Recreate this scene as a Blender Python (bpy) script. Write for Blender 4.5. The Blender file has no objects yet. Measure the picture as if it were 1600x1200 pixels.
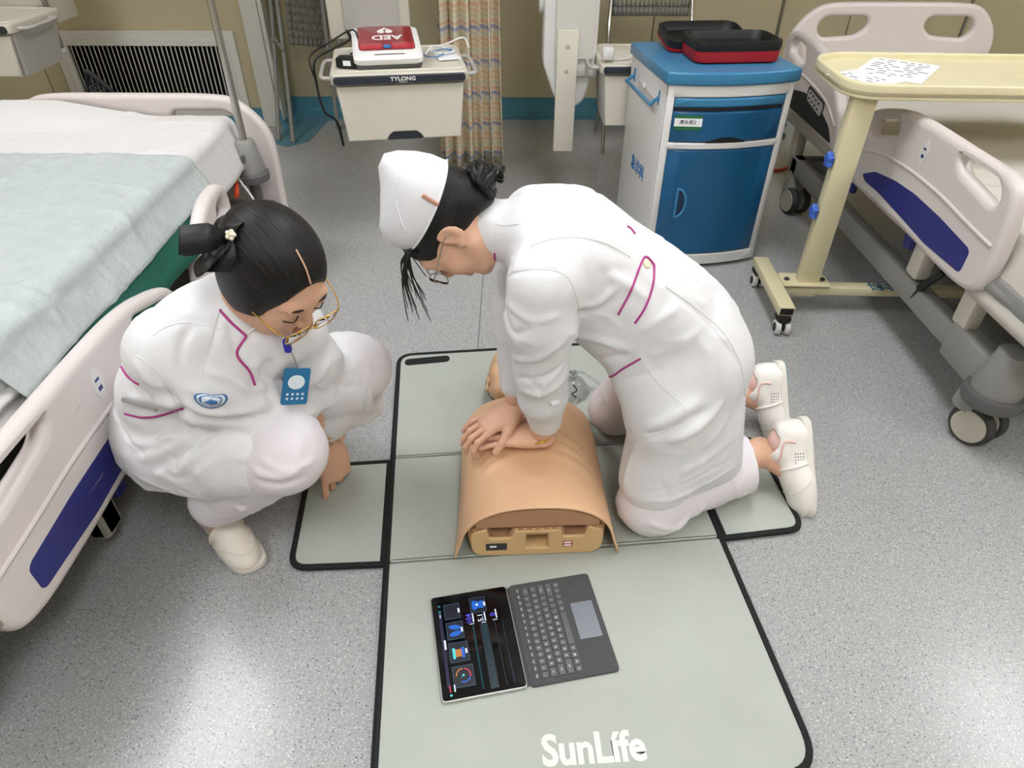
import bpy, bmesh, math, random
import numpy as np
from mathutils import Vector, Matrix, Euler
from mathutils.bvhtree import BVHTree
random.seed(7); rng = np.random.default_rng(7)
PI = math.pi
SC = bpy.context.scene
COL = SC.collection

# ------------------------------------------------------------ camera
F_PX, PITCH, ROLL, CAM_H = 1048.0, 0.666, 0.005, 1.345
_f = Vector((0, math.cos(PITCH), -math.sin(PITCH))); _r = Vector((1, 0, 0)); _u = _r.cross(_f)
CR = math.cos(ROLL)*_r + math.sin(ROLL)*_u
CU = -math.sin(ROLL)*_r + math.cos(ROLL)*_u
cam = bpy.data.cameras.new('camera'); cam.sensor_width = 36; cam.lens = F_PX/1600*36
cam.clip_start = 0.02
camo = bpy.data.objects.new('camera', cam); COL.objects.link(camo)
camo.matrix_world = Matrix(((CR.x, CU.x, -_f.x, 0), (CR.y, CU.y, -_f.y, 0), (CR.z, CU.z, -_f.z, CAM_H), (0, 0, 0, 1)))
SC.camera = camo
CAM = Vector((0, 0, CAM_H))
def ray(x, y):
    return ((x-800)/F_PX*CR + (600-y)/F_PX*CU + _f)
# ------------------------------------------------------------ world, exposure, lamps
w = bpy.data.worlds.new('world'); SC.world = w; w.use_nodes = True
w.node_tree.nodes['Background'].inputs[0].default_value = (0.8, 0.85, 0.9, 1)
w.node_tree.nodes['Background'].inputs[1].default_value = 0.15
SC.view_settings.view_transform = 'Standard'; SC.view_settings.look = 'None'
SC.view_settings.gamma = 1; SC.view_settings.use_curve_mapping = False
SC.view_settings.exposure = 0.55
LAMP_POWER = 11.0                     # emission strength of the ceiling panels
CEIL = 2.8
LAMPS = [(-1.75, 1.75), (0.45, 1.75), (3.0, 1.75), (-1.75, -0.75), (0.45, -0.75), (3.0, -0.75)]

# ------------------------------------------------------------ helpers
def lin(c):
    c = c.lstrip('#'); v = [int(c[i:i+2], 16)/255 for i in (0, 2, 4)]
    return tuple(x/12.92 if x <= .04045 else ((x+.055)/1.055)**2.4 for x in v) + (1,)
MATS = {}
def mat(name, col, rough=.5, metal=0, spec=.5, noise=None, bump=None, coat=0, emit=None, trans=0, alpha=1, sheen=0, sss=0):
    """noise=(scale, amount) colour mottling; bump=(scale, strength, distance)"""
    m = bpy.data.materials.new(name); m.use_nodes = True; nt = m.node_tree; b = nt.nodes['Principled BSDF']
    c = lin(col) if isinstance(col, str) else col
    b.inputs['Base Color'].default_value = c; b.inputs['Roughness'].default_value = rough
    b.inputs['Metallic'].default_value = metal; b.inputs['Specular IOR Level'].default_value = spec
    b.inputs['Coat Weight'].default_value = coat; b.inputs['Transmission Weight'].default_value = trans
    b.inputs['Alpha'].default_value = alpha; b.inputs['Sheen Weight'].default_value = sheen
    if sss:
        b.inputs['Subsurface Weight'].default_value = sss; b.inputs['Subsurface Radius'].default_value = (.012, .005, .003)
    if emit: b.inputs['Emission Color'].default_value = lin(emit[0]); b.inputs['Emission Strength'].default_value = emit[1]
    if noise or bump:
        tc = nt.nodes.new('ShaderNodeTexCoord')
    if noise:
        n = nt.nodes.new('ShaderNodeTexNoise'); n.inputs['Scale'].default_value = noise[0]; n.inputs['Detail'].default_value = 4
        nt.links.new(tc.outputs['Object'], n.inputs['Vector'])
        r = nt.nodes.new('ShaderNodeValToRGB'); a = noise[1]
        r.color_ramp.elements[0].position = .3; r.color_ramp.elements[1].position = .7
        r.color_ramp.elements[0].color = tuple(x*(1-a) for x in c[:3]) + (1,)
        r.color_ramp.elements[1].color = tuple(min(1, x*(1+a)) for x in c[:3]) + (1,)
        nt.links.new(n.outputs['Fac'], r.inputs['Fac']); nt.links.new(r.outputs['Color'], b.inputs['Base Color'])
    if bump:
        n2 = nt.nodes.new('ShaderNodeTexNoise'); n2.inputs['Scale'].default_value = bump[0]; n2.inputs['Detail'].default_value = 3
        mp = nt.nodes.new('ShaderNodeMapping'); nt.links.new(tc.outputs['Object'], mp.inputs['Vector'])
        if len(bump) > 3: mp.inputs['Scale'].default_value = bump[3]
        nt.links.new(mp.outputs['Vector'], n2.inputs['Vector'])
        bp = nt.nodes.new('ShaderNodeBump'); bp.inputs['Strength'].default_value = bump[1]; bp.inputs['Distance'].default_value = bump[2]
        nt.links.new(n2.outputs['Fac'], bp.inputs['Height']); nt.links.new(bp.outputs['Normal'], b.inputs['Normal'])
    MATS[name] = m
    return m
def tag(o, label, cat, group=None):
    o['label'] = label; o['category'] = cat
    if group: o['group'] = group
    return o
def pmat(p):
    m = Matrix.LocRotScale(p.location, p.rotation_euler, None)
    return pmat(p.parent) @ m if p.parent else m
def put(o, parent, world=False):
    COL.objects.link(o)
    if parent:
        o.parent = parent
        if world: o.matrix_parent_inverse = WINV(parent)
    return o
WM = {}
def WINV(p):
    return WMAT(p).inverted()
def WMAT(p):
    if p.parent: return WMAT(p.parent) @ p.matrix_parent_inverse @ p.matrix_basis
    return p.matrix_basis.copy()
def thing(name, label, cat, loc=(0, 0, 0), rz=0, group=None):
    o = bpy.data.objects.new(name, None); o.empty_display_size = .05
    o.location = loc; o.rotation_euler = (0, 0, rz); COL.objects.link(o)
    return tag(o, label, cat, group)
def mk(name, verts, faces, m, parent=None, world=False, ang=40, smooth=True):
    me = bpy.data.meshes.new(name)
    me.from_pydata([tuple(map(float, v)) for v in verts], [], [tuple(map(int, f)) for f in faces]); me.update()
    return mko(name, me, m, parent, world, ang, smooth)
def mko(name, me, m, parent=None, world=False, ang=40, smooth=True):
    if smooth:
        me.polygons.foreach_set('use_smooth', [True]*len(me.polygons))
        if ang < 180: me.set_sharp_from_angle(angle=math.radians(ang))
    me.materials.clear(); me.materials.append(m if not isinstance(m, str) else MATS[m])
    o = bpy.data.objects.new(name, me)
    return put(o, parent, world)
class B:
    """collects shapes into one mesh"""
    def __init__(s): s.bm = bmesh.new()
    def add(s, bm2, M=None):
        if M is not None: bmesh.ops.transform(bm2, matrix=M, verts=bm2.verts)
        me = bpy.data.meshes.new('t'); bm2.to_mesh(me); bm2.free(); s.bm.from_mesh(me); bpy.data.meshes.remove(me); return s
    def box(s, c, d, bev=0, M=None, seg=2, taper=None):
        b = bmesh.new(); bmesh.ops.create_cube(b, size=1)
        for v in b.verts:
            if taper and v.co.z < 0: v.co.x *= taper[0]; v.co.y *= taper[1]
            v.co = Vector((v.co.x*d[0], v.co.y*d[1], v.co.z*d[2]))
        if bev: bmesh.ops.bevel(b, geom=list(b.edges), offset=min(bev, min(d)*.49), segments=seg, affect='EDGES', profile=.5)
        T = Matrix.Translation(c)
        return s.add(b, (T @ M) if M is not None else T)
    def loft(s, rings, cap=True, closed=True):
        n = len(rings[0]); vs = [[s.bm.verts.new(p) for p in r] for r in rings]
        for i in range(len(rings)-1):
            for j in range(n if closed else n-1):
                k = (j+1) % n
                s.bm.faces.new((vs[i][j], vs[i][k], vs[i+1][k], vs[i+1][j]))
        if cap:
            s.bm.faces.new(vs[0][::-1]); s.bm.faces.new(vs[-1])
        return s
    def tube(s, pts, r, n=8, cap=True, closed=False, flat=None):
        pts = [Vector(p) for p in pts]; N = len(pts)
        rs = r if isinstance(r, (list, tuple)) else [r]*N
        rings = []; up = None
        for i, p in enumerate(pts):
            a = pts[i-1] if (i > 0 or closed) else p; b = pts[(i+1) % N] if (i < N-1 or closed) else p
            t = (b-a).normalized() if (b-a).length > 1e-9 else Vector((0, 0, 1))
            if up is None: up = t.orthogonal().normalized()
            up = (up - t*up.dot(t))
            up = up.normalized() if up.length > 1e-6 else t.orthogonal().normalized()
            sd = t.cross(up)
            rings.append([p + (math.cos(2*PI*k/n)*up + math.sin(2*PI*k/n)*sd)*rs[i] for k in range(n)])
        if closed: rings.append(rings[0]); cap = False
        return s.loft(rings, cap)
    def cyl(s, a, b, r, n=16, r2=None):
        a, b = Vector(a), Vector(b)
        return s.tube([a, b], [r, r if r2 is None else r2], n)
    def lathe(s, prof, c=(0, 0, 0), n=24, M=None, cap=True):
        M = M or Matrix(); c = Vector(c)
        return s.loft([[c + M @ Vector((r*math.cos(2*PI*k/n), r*math.sin(2*PI*k/n), z)) for k in range(n)] for r, z in prof], cap)
    def ball(s, c, r, n=12, M=None):
        b = bmesh.new(); bmesh.ops.create_uvsphere(b, u_segments=n, v_segments=max(6, n//2+2), radius=1)
        r = (r, r, r) if not isinstance(r, (tuple, list)) else r
        return s.add(b, Matrix.Translation(c) @ (M or Matrix()).to_4x4() @ Matrix.Diagonal((*r, 1)))
    def out(s, name, m, parent=None, world=False, ang=40):
        bmesh.ops.recalc_face_normals(s.bm, faces=s.bm.faces)
        me = bpy.data.meshes.new(name); s.bm.to_mesh(me); s.bm.free()
        return mko(name, me, m, parent, world, ang)
def smoothpath(pts, n=6, closed=False):
    """Catmull-Rom through points"""
    P = [Vector(p) for p in pts]; N = len(P); out = []
    for i in range(N if closed else N-1):
        if closed: p0, p1, p2, p3 = P[i-1], P[i], P[(i+1) % N], P[(i+2) % N]
        else: p0, p1, p2, p3 = P[max(i-1, 0)], P[i], P[i+1], P[min(i+2, N-1)]
        for k in range(n):
            t = k/n
            out.append(.5*((2*p1) + (-p0+p2)*t + (2*p0-5*p1+4*p2-p3)*t*t + (-p0+3*p1-3*p2+p3)*t**3))
    if not closed: out.append(P[-1])
    return out
def rpoly(pts, r, n=5):
    """2D polygon with rounded corners; r scalar or list"""
    out = []; N = len(pts)
    for i in range(N):
        p = Vector(pts[i][:2]); a = Vector(pts[i-1][:2]); b = Vector(pts[(i+1) % N][:2])
        rr = r[i] if isinstance(r, (list, tuple)) else r
        u = a-p; v = b-p; d = min(rr, u.length*.49, v.length*.49); u.normalize(); v.normalize()
        if d < 1e-6: out.append(tuple(p)); continue
        A = p+u*d; C = p+v*d
        for k in range(n+1):
            t = k/n; q = A*(1-t)**2 + p*2*t*(1-t) + C*t*t; out.append((q.x, q.y))
    return out
def curve_mesh(cu):
    o = bpy.data.objects.new('tmp', cu); COL.objects.link(o)
    dg = bpy.context.evaluated_depsgraph_get(); dg.update()
    me = bpy.data.meshes.new_from_object(o.evaluated_get(dg)); bpy.data.objects.remove(o); bpy.data.curves.remove(cu)
    return me
def plate(name, loops, th, bev, m, parent=None, M=None, world=False, bres=2):
    """extruded 2D outline with holes, centred on z=0, then transformed by M"""
    cu = bpy.data.curves.new('c', 'CURVE'); cu.dimensions = '2D'; cu.fill_mode = 'BOTH'
    cu.extrude = max(th/2-bev, 0); cu.bevel_depth = bev; cu.bevel_resolution = bres; cu.offset = -bev
    for L in loops:
        sp = cu.splines.new('POLY'); sp.points.add(len(L)-1); sp.use_cyclic_u = True
        for i, p in enumerate(L): sp.points[i].co = (p[0], p[1], 0, 1)
    me = curve_mesh(cu)
    if M is not None: me.transform(M)
    return mko(name, me, m, parent, world, 35)
def text(name, s, size, m, parent, M, world=False, th=.0006, bold=0, ax='CENTER', sx=1):
    cu = bpy.data.curves.new('t', 'FONT'); cu.body = s; cu.size = size; cu.extrude = th; cu.offset = bold
    cu.align_x = ax; cu.align_y = 'CENTER'; cu.resolution_u = 3
    me = curve_mesh(cu); me.transform(M @ Matrix.Diagonal((sx, 1, 1, 1)))
    return mko(name, me, m, parent, world, smooth=False)
def frame(o, x, y):
    """matrix with origin o, x axis, y axis (z = x cross y)"""
    x = Vector(x).normalized(); y = Vector(y); y = (y - x*y.dot(x)).normalized(); z = x.cross(y)
    return Matrix(((x.x, y.x, z.x, o[0]), (x.y, y.y, z.y, o[1]), (x.z, y.z, z.z, o[2]), (0, 0, 0, 1)))
def copy_tree(o, parent=None):
    c = o.copy(); COL.objects.link(c)
    if parent: c.parent = parent; c.matrix_parent_inverse = o.matrix_parent_inverse.copy()
    for ch in list(o.children): copy_tree(ch, c)
    return c
def struct(o): o['kind'] = 'structure'; return o

# ------------------------------------------------------------ materials
def floor_mat():
    m = bpy.data.materials.new('vinyl_floor'); m.use_nodes = True; nt = m.node_tree; b = nt.nodes['Principled BSDF']
    tc = nt.nodes.new('ShaderNodeTexCoord')
    def noise(s, d=2):
        n = nt.nodes.new('ShaderNodeTexNoise'); n.inputs['Scale'].default_value = s; n.inputs['Detail'].default_value = d
        nt.links.new(tc.outputs['Object'], n.inputs['Vector']); return n
    def ramp(src, stops):
        r = nt.nodes.new('ShaderNodeValToRGB'); e = r.color_ramp.elements
        while len(e) < len(stops): e.new(.5)
        for i, (p, c) in enumerate(stops): e[i].position = p; e[i].color = c if len(c) == 4 else (*c, 1)
        nt.links.new(src, r.inputs['Fac']); return r
    r1 = ramp(noise(210, 3).outputs['Fac'], [(.30, lin('989898')), (.5, lin('a5a5a4')), (.72, lin('b2b2b1'))])
    def specks(scale, thr, col, prev):
        v = nt.nodes.new('ShaderNodeTexVoronoi'); v.inputs['Scale'].default_value = scale
        nt.links.new(tc.outputs['Object'], v.inputs['Vector'])
        cr = ramp(v.outputs['Color'], [(thr, (0, 0, 0)), (thr+.02, (1, 1, 1))])
        d = ramp(v.outputs['Distance'], [(.30, (1, 1, 1)), (.42, (0, 0, 0))])
        mu = nt.nodes.new('ShaderNodeMath'); mu.operation = 'MULTIPLY'
        nt.links.new(cr.outputs['Color'], mu.inputs[0]); nt.links.new(d.outputs['Color'], mu.inputs[1])
        mx = nt.nodes.new('ShaderNodeMixRGB'); mx.inputs[2].default_value = lin(col)
        nt.links.new(mu.outputs[0], mx.inputs[0]); nt.links.new(prev, mx.inputs[1]); return mx.outputs[0]
    c = specks(270, .62, 'cfcfce', r1.outputs['Color'])
    c = specks(210, .76, '6d7074', c)
    nt.links.new(c, b.inputs['Base Color'])
    b.inputs['Roughness'].default_value = .22; b.inputs['Specular IOR Level'].default_value = .38
    MATS['floor'] = m
floor_mat()
mat('wall', 'c8bc9a', .55, noise=(3, .03)); mat('wall_joint', '94886a', .7)
mat('ceiling', 'e8e8e4', .8); mat('trim_white', 'dcdad2', .4)
mat('teal_floor', '56889a', .35, noise=(90, .12)); mat('teal_base', '4a8396', .4, noise=(60, .08))
mat('lamp', 'ffffff', .5, emit=('f7f8fc', LAMP_POWER))
mat('abs', 'd9d0cc', .36, noise=(2, .01)); mat('abs_white', 'dddcd9', .35); mat('navy', '2b2f78', .4, noise=(150, .05))
mat('grey_paint', '8b8a86', .4); mat('grey_dark', '5d5c5c', .45); mat('dark', '1c1e22', .5); mat('black', '0b0c0e', .5)
mat('steel', 'b9b8b4', .25, metal=1); mat('chrome', 'd0d0d0', .12, metal=1)
mat('cream', 'd9d0aa', .35); mat('cream_top', 'e3dab4', .45, noise=(14, .03))
mat('handle_dark', '0a2c4a', .5); mat('blue_plastic', '3a80aa', .28, noise=(2, .03)); mat('blue_door', '125682', .3); mat('blue_knob', '3f68c8', .35)
mat('pend', 'd8d2c4', .4); mat('pend_grey', 'bdbab4', .4); mat('charcoal', '2a3038', .4)
mat('rubber', '3a3a3a', .7); mat('hub', 'b9b4a4', .5)
mat('red_fab', 'a3101c', .6, bump=(250, .3, .001)); mat('red_gloss', '8c1226', .22, coat=.5)
mat('red_gloss_light', 'bb2438', .2, coat=.5)
mat('white_gloss', 'f0f0ee', .25); mat('paper', 'f2f3f5', .7); mat('ink', '3a3d48', .8); mat('green_label', '1f6d43', .5)
mat('blue_ink', '2279b8', .5); mat('teal_ink', '1f6d8e', .6)
mat('cable_white', 'e8e8e6', .4); mat('cable_blue', '5c86b8', .4); mat('orange', 'd8502a', .5)
mat('sheet', 'd9d7d5', .75, bump=(55, .4, .006)); mat('sheet_grey', 'cbc6bc', .75, bump=(25, .25, .006))
mat('pad', 'b8c1c0', .55, noise=(25, .05), bump=(60, .5, .008)); mat('green_cloth', '0d5647', .75, bump=(30, .2, .006))

# ------------------------------------------------------------ the room
XL, XR, YB, YF = -3.6, 3.9, -3.0, 4.62
YW = 4.36                            # face of the wall beside the alcove
floor = struct(B().box((.15, .8, -.05), (XR-XL+.6, YF-YB+.6, .1)).out('floor', 'floor', ang=30))
joint = B().box((-.12, 2.9, .0004), (.004, 3.3, .0008), M=None)
joint.out('floor_seam', mat('seam', '7d8082', .5), floor, True)
struct(B().box((.15, .8, CEIL+.05), (XR-XL+.6, YF-YB+.6, .1)).out('ceiling', 'ceiling'))
def panel_wall(name, xs, y, z0=.1):
    base = struct(B().box(((xs[0]+xs[-1])/2, y+.10, CEIL/2), (xs[-1]-xs[0], .14, CEIL)).out(name, 'wall_joint'))
    for a, b in zip(xs[:-1], xs[1:]):
        B().box(((a+b)/2, y+.016, (CEIL+z0)/2), (b-a-.006, .03, CEIL-z0), .003).out('wall_panel', 'wall', base, True)
    return base
panel_wall('wall_back', [-1.62, -.42, .86, 2.06, 2.78, 3.98], YF)
wl = panel_wall('wall_back_left', [-3.7, -2.84, -1.47], YW)
B().box((-1.475, 4.53, CEIL/2), (.03, .3, CEIL), .003).out('alcove_return', 'wall', wl, True)
# white corner casing of the alcove
struct(B().box((-1.515, YW-.012, CEIL/2), (.10, .05, CEIL), .006).box((-1.452, YW+.02, CEIL/2), (.025, .09, CEIL), .004).out('trim_1', 'trim_white'))
struct(B().box((XL-.05, .8, CEIL/2), (.1, YF-YB+.4, CEIL)).out('wall_left', 'wall'))
struct(B().box((XR+.05, .8, CEIL/2), (.1, YF-YB+.4, CEIL)).out('wall_right', 'wall'))
struct(B().box((.15, YB-.05, CEIL/2), (XR-XL+.6, .1, CEIL)).out('wall_front', 'wall'))
# coved teal skirting and floor border
def cove(x0, x1, y, nm):
    prof = [(y+.0, .105), (y-.012, .105), (y-.014, .05), (y-.022, .022), (y-.05, .004), (y-.05, 0), (y, 0)]
    b = B(); b.loft([[(x, p[0], p[1]) for p in prof] for x in (x0, x1)])
    return struct(b.out(nm, 'teal_base'))
cove(-1.45, 3.9, YF, 'baseboard_back'); cove(-3.6, -1.57, YW, 'baseboard_back_left')
b = B(); prof = [(-1.46, .105), (-1.448, .105), (-1.446, .05), (-1.43, .015), (-1.40, .004), (-1.40, 0), (-1.46, 0)]
b.loft([[(p[0], y, p[1]) for p in prof] for y in (YW-.03, YF)]); struct(b.out('baseboard_alcove', 'teal_base'))
struct(B().box((1.2, 4.56, .0012), (5.4, .13, .0024)).out('trim_2', 'teal_floor'))
bp = plate('trim_3', [[(-1.44, 4.60), (-1.44, 4.02), (-1.33, 3.95), (-1.22, 4.05), (-1.20, 4.45), (-1.05, 4.50), (-1.05, 4.60)]], .002, 0, 'teal_floor')
bp.location.z = .0012; struct(bp)
# grille in the left wall
g = thing('wall_grille', 'white louvred return air grille set low in the beige wall behind the left bed', 'grille', (-2.2, YW, .06))
gx0, gx1, gz0, gz1 = -2.72, -1.64, .06, .54
B().box(((gx0+gx1)/2, YW+.003, (gz0+gz1)/2), (gx1-gx0-.1, .004, gz1-gz0-.1)).out('dark_recess', 'black', g, True)
plate('frame', [rpoly([(gx0, gz0), (gx1, gz0), (gx1, gz1), (gx0, gz1)], .004), [(gx0+.075, gz0+.07), (gx1-.075, gz0+.07), (gx1-.075, gz1-.075), (gx0+.075, gz1-.075)]],
      .024, .004, 'trim_white', g, Matrix.Translation((0, YW-.01, 0)) @ Matrix.Rotation(PI/2, 4, 'X'), True)
plate('inner_frame', [[(gx0+.045, gz0+.04), (gx1-.045, gz0+.04), (gx1-.045, gz1-.045), (gx0+.045, gz1-.045)], [(gx0+.08, gz0+.075), (gx1-.08, gz0+.075), (gx1-.08, gz1-.08), (gx0+.08, gz1-.08)]],
      .034, .003, 'trim_white', g, Matrix.Translation((0, YW-.012, 0)) @ Matrix.Rotation(PI/2, 4, 'X'), True)
sl0 = None
n = 34
for i in range(n):
    x = gx0+.085 + (gx1-gx0-.17)*(i+.5)/n
    if sl0 is None:
        sl0 = B().box((0, 0, 0), (.003, .020, gz1-gz0-.15), .0012, Matrix.Rotation(.75, 4, 'Z')).out('slat', 'trim_white', g)
        s = sl0
    else:
        s = sl0.copy(); COL.objects.link(s); s.parent = g
    s.location = (x+2.2, -.014, (gz0+gz1)/2-.06)
# ceiling lamps: recessed panels, outside the frame but in the room
lp = None
for i, (x, y) in enumerate(LAMPS):
    near = 'by the front' if y < 0 else 'over the beds' if y < 3 else 'by the back wall'
    side = 'left' if x < -1 else 'right' if x > 2 or y > 3 else 'middle'
    t = thing('ceiling_light', f'square recessed ceiling light panel {near}, {side} one of its row', 'ceiling light', (x, y, CEIL), 0, 'recessed ceiling light panels')
    if lp is None:
        plate('frame', [[(-.32, -.62), (.32, -.62), (.32, .62), (-.32, .62)], [(-.29, -.59), (.29, -.59), (.29, .59), (-.29, .59)]], .02, .003, 'trim_white', t, Matrix.Translation((0, 0, -.01)))
        B().box((0, 0, -.008), (.585, 1.185, .006)).out('diffuser', 'lamp', t); lp = t
    else:
        for ch in lp.children:
            c = ch.copy(); COL.objects.link(c); c.parent = t

# ------------------------------------------------------------ hospital beds
FOOT_RAIL = [(2.478,.533),(2.479,.597),(2.446,.65),(2.356,.684),(2.232,.71),(2.07,.717),(1.868,.717),(1.736,.717),(1.671,.714),(1.627,.697),(1.608,.666),(1.589,.59),(1.582,.521),(1.586,.453),(1.61,.412),(1.662,.394),(1.73,.389),(1.858,.391),(2.041,.400),(2.167,.400),(2.341,.397),(2.423,.405),(2.459,.472)]
FR_H1 = [(2.412,.632),(2.255,.677),(2.233,.632),(2.415,.579)]
FR_H2 = [(1.892,.685),(1.85,.691),(1.706,.691),(1.680,.674),(1.662,.640),(1.685,.629),(1.856,.653)]
FR_ST = [(2.37,.454),(2.288,.492),(2.152,.513),(2.021,.521),(1.857,.516),(1.692,.502),(1.679,.493),(1.68,.437),(1.69,.428),(1.883,.421),(2.031,.431),(2.231,.442),(2.336,.439)]
HEAD_RAIL = [(3.40,.632),(3.405,.699),(3.36,.736),(3.262,.748),(3.06,.738),(2.882,.692),(2.744,.62),(2.661,.524),(2.64,.432),(2.744,.435),(3.015,.441),(3.32,.44),(3.385,.50)]
HR_H = [(3.343,.656),(3.335,.697),(3.291,.712),(3.176,.702),(3.143,.65),(3.186,.633)]
HR_ST = [(3.30,.455),(3.22,.525),(3.05,.552),(2.88,.545),(2.74,.505),(2.68,.455)]
def yz(L, dz=0): return [(y-3.42, z+dz) for y, z in L]
def sm2(L, n=4): return [(p.x, p.y) for p in smoothpath([(a, b, 0) for a, b in L], n, True)]
def caster(parent, x, y, yaw=0, hood=True):
    t = B(); M = Matrix.Translation((x, y, 0)) @ Matrix.Rotation(yaw, 4, 'Z')
    def P(v): return M @ Vector(v)
    cs = B()
    if hood: cs.lathe([(.030, .085), (.052, .10), (.050, .13), (.036, .16), (.030, .20)], P((.0, .02, 0)), 20)
    cs.box(P((0, 0, .095)), (.05, .10, .05), .02, Matrix.Rotation(yaw, 4, 'Z'))
    c = cs.out('caster', 'grey_paint', parent)
    for sx in (-1, 1):
        q = Matrix.Rotation(PI/2, 4, 'Y')
        o = P((sx*.03, -.015, .063))
        wv = B(); R_ = Matrix.Rotation(yaw, 4, 'Z') @ q
        wv.lathe([(.045, -.016), (.058, -.015), (.063, -.008), (.063, .008), (.058, .015), (.045, .016)], o, 28, R_)
        wh = wv.out('wheel', 'rubber', c)
        hb = B(); hb.lathe([(.049, -.019), (.050, -.012), (.05, .012), (.049, .019)], o, 24, R_); hb.out('hub', 'hub', wh)
def bed(label, loc, dz, rail_x, rail_dz, side, group, head_dz=None, short=False):
    """local: y=0 headboard, foot at -y; side=+1/-1: the side towards the room aisle"""
    r = thing('hospital_bed', label, 'bed', loc, 0, group)
    W = .47
    def hy(L, d, s): return [((y*.45-.47, z) if (short and s == side) else (y, z)) for y, z in yz(L, d)]
    zt, zb = .842+dz, .33+dz
    ol = rpoly([(-W, zb+.06), (-W+.03, zb), (W-.03, zb), (W, zb+.06), (W+.005, zt-.12), (W-.10, zt-.01), (W-.22, zt), (-W+.22, zt), (-W+.10, zt-.01), (-W-.005, zt-.12)], [.05, .03, .03, .05, .12, .06, .2, .2, .06, .12], 6)
    def hole(s): return rpoly([(s*.14, zt-.055), (s*.33, zt-.055), (s*.36, zt-.10), (s*.33, zt-.145), (s*.17, zt-.135), (s*.125, zt-.095)], .03, 5)
    X2 = Matrix.Rotation(PI/2, 4, 'X')
    plate('headboard', [ol, hole(1), hole(-1)], .042, .016, 'abs', r, X2, bres=3)
    fb = plate('footboard', [ol, hole(1), hole(-1)], .042, .016, 'abs', r, Matrix.Translation((0, -2.07, 0)) @ X2, bres=3)
    for s in (1, -1):
        M = Matrix(((0, 0, s, s*rail_x), (1, 0, 0, 0), (0, 1, 0, 0), (0, 0, 0, 1)))
        rd = rail_dz if s == side else dz-.26
        hd = head_dz if (head_dz is not None and s == side) else rd
        fr = plate('side_rail', [sm2(yz(FOOT_RAIL, rd)), rpoly(yz(FR_H1, rd), .025), rpoly(yz(FR_H2, rd), .02)], .046, .018, 'abs', r, M, bres=3)
        Mo = M @ Matrix.Translation((0, 0, .0225)); 
        st = plate('stripe', [rpoly(yz(FR_ST, rd), .014, 3)], .003, .0008, 'navy', fr, Mo); st['label'] = 'navy blue stripe'
        # raised crease above the stripe
        cr = smoothpath([(s*(rail_x+.022), y, z) for y, z in yz([(2.43,.515), (2.30,.552), (2.10,.570), (1.9,.568), (1.75,.555), (1.61,.545)], rd)], 6)
        B().tube(cr, .006, 8).out('rib', 'abs', fr)
        Ms = M @ Matrix.Translation((yz([(2.054, .640)], rd)[0][0], yz([(2.054, .640)], rd)[0][1], .0235))
        sk = plate('oval_badge', [[(.020*math.cos(a*PI/12), .036*math.sin(a*PI/12)) for a in range(24)]], .002, 0, 'abs_white', fr, Ms)
        bb = B()
        for (u, v, w_, h_) in ((0, .010, .016, .006), (0, -.012, .014, .010)):
            bb.box(Ms @ Vector((u, v, .0012)), (.0006, w_, h_))
        bb.out('badge_mark', 'navy', fr)
        hr = plate('side_rail', [sm2(hy(HEAD_RAIL, hd, s)), rpoly(hy(HR_H, hd, s), .02)], .046, .018, 'abs', r, M, bres=3)
        st = plate('stripe', [rpoly(hy(HR_ST, hd, s), .02, 3)], .003, .0008, 'dark', hr, Mo); st['label'] = 'dark grey stripe'
        cr = smoothpath([(s*(rail_x+.022), y, z) for y, z in hy([(3.38,.60), (3.2,.606), (3.0,.598), (2.82,.575), (2.69,.52)], hd, s)], 6)
        B().tube(cr, .006, 8).out('rib', 'abs', hr)
        kp = plate('control_pad', [rpoly(hy([(3.02,.585+.0), (2.83,.565), (2.84,.505), (3.02,.53)], hd, s), .02)], .004, .001, 'pend_grey', hr, Mo)
        plate('control_pad_rim', [rpoly(hy([(3.025,.59), (2.825,.569), (2.835,.50), (3.025,.525)], hd, s), .02), rpoly(hy([(3.017,.58), (2.835,.562), (2.843,.51), (3.017,.534)], hd, s), .02)], .006, .001, 'dark', hr, Mo)
        for i in range(4):
            for j in range(2):
                y_, z_ = hy([(2.99-.035*i, .567-.005*i-.022*j)], hd, s)[0]
                B().box((s*(rail_x+.026), y_, z_), (.003, .012, .008), .001).out('button', 'dark', hr)
        # rail brackets with release tags
        for yy, zz in ((-1.45, .36+rd), (-1.45 if short else -1.75, .36+rd), (-.72, .34+dz), (-.80 if short else -.25, .34+dz)):
            B().box((s*(rail_x-.055), yy, zz), (.05, .07, .20), .012).out('rail_bracket', 'pend', r)
        for yy in (-1.40, -.93):
            B().box((s*(rail_x-.02), yy, .375+rd), (.022, .045, .075), .006).out('release_tag', 'navy', r)['label'] = 'blue release tag'
        if not short: B().cyl((s*(rail_x-.02), -1.62, .37+rd), (s*(rail_x-.03), -1.53, .26+dz), .012, 12).cyl((s*(rail_x-.03), -1.53, .26+dz), (s*(rail_x-.035), -1.50, .20+dz), .005, 8).out('gas_spring', 'black', r)
    # mattress deck and its rim
    B().box((0, -1.03, .445+dz), (.90, 1.98, .05), .012).out('deck', 'grey_paint', r)
    B().tube(smoothpath([(s_*.44, y_, .44+dz) for s_, y_ in ((-1, -1.0), (-1, -1.8), (-.85, -1.98), (0, -2.02), (.85, -1.98), (1, -1.8), (1, -1.0))], 5), .02, 10).out('deck_rim', 'grey_paint', r)
    # base frame: two side bars, cross bars, lift columns
    zf = .215
    for s in (1, -1):
        B().box((s*(.33 if short else .40), -1.13, zf), (.05, 1.75, .075), .006).out('base_bar', 'grey_paint', r)
        B().box((s*(.33 if short else .40), -1.84, zf), (.07, .20, .11), .01).out('corner_block', 'grey_paint', r)
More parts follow.
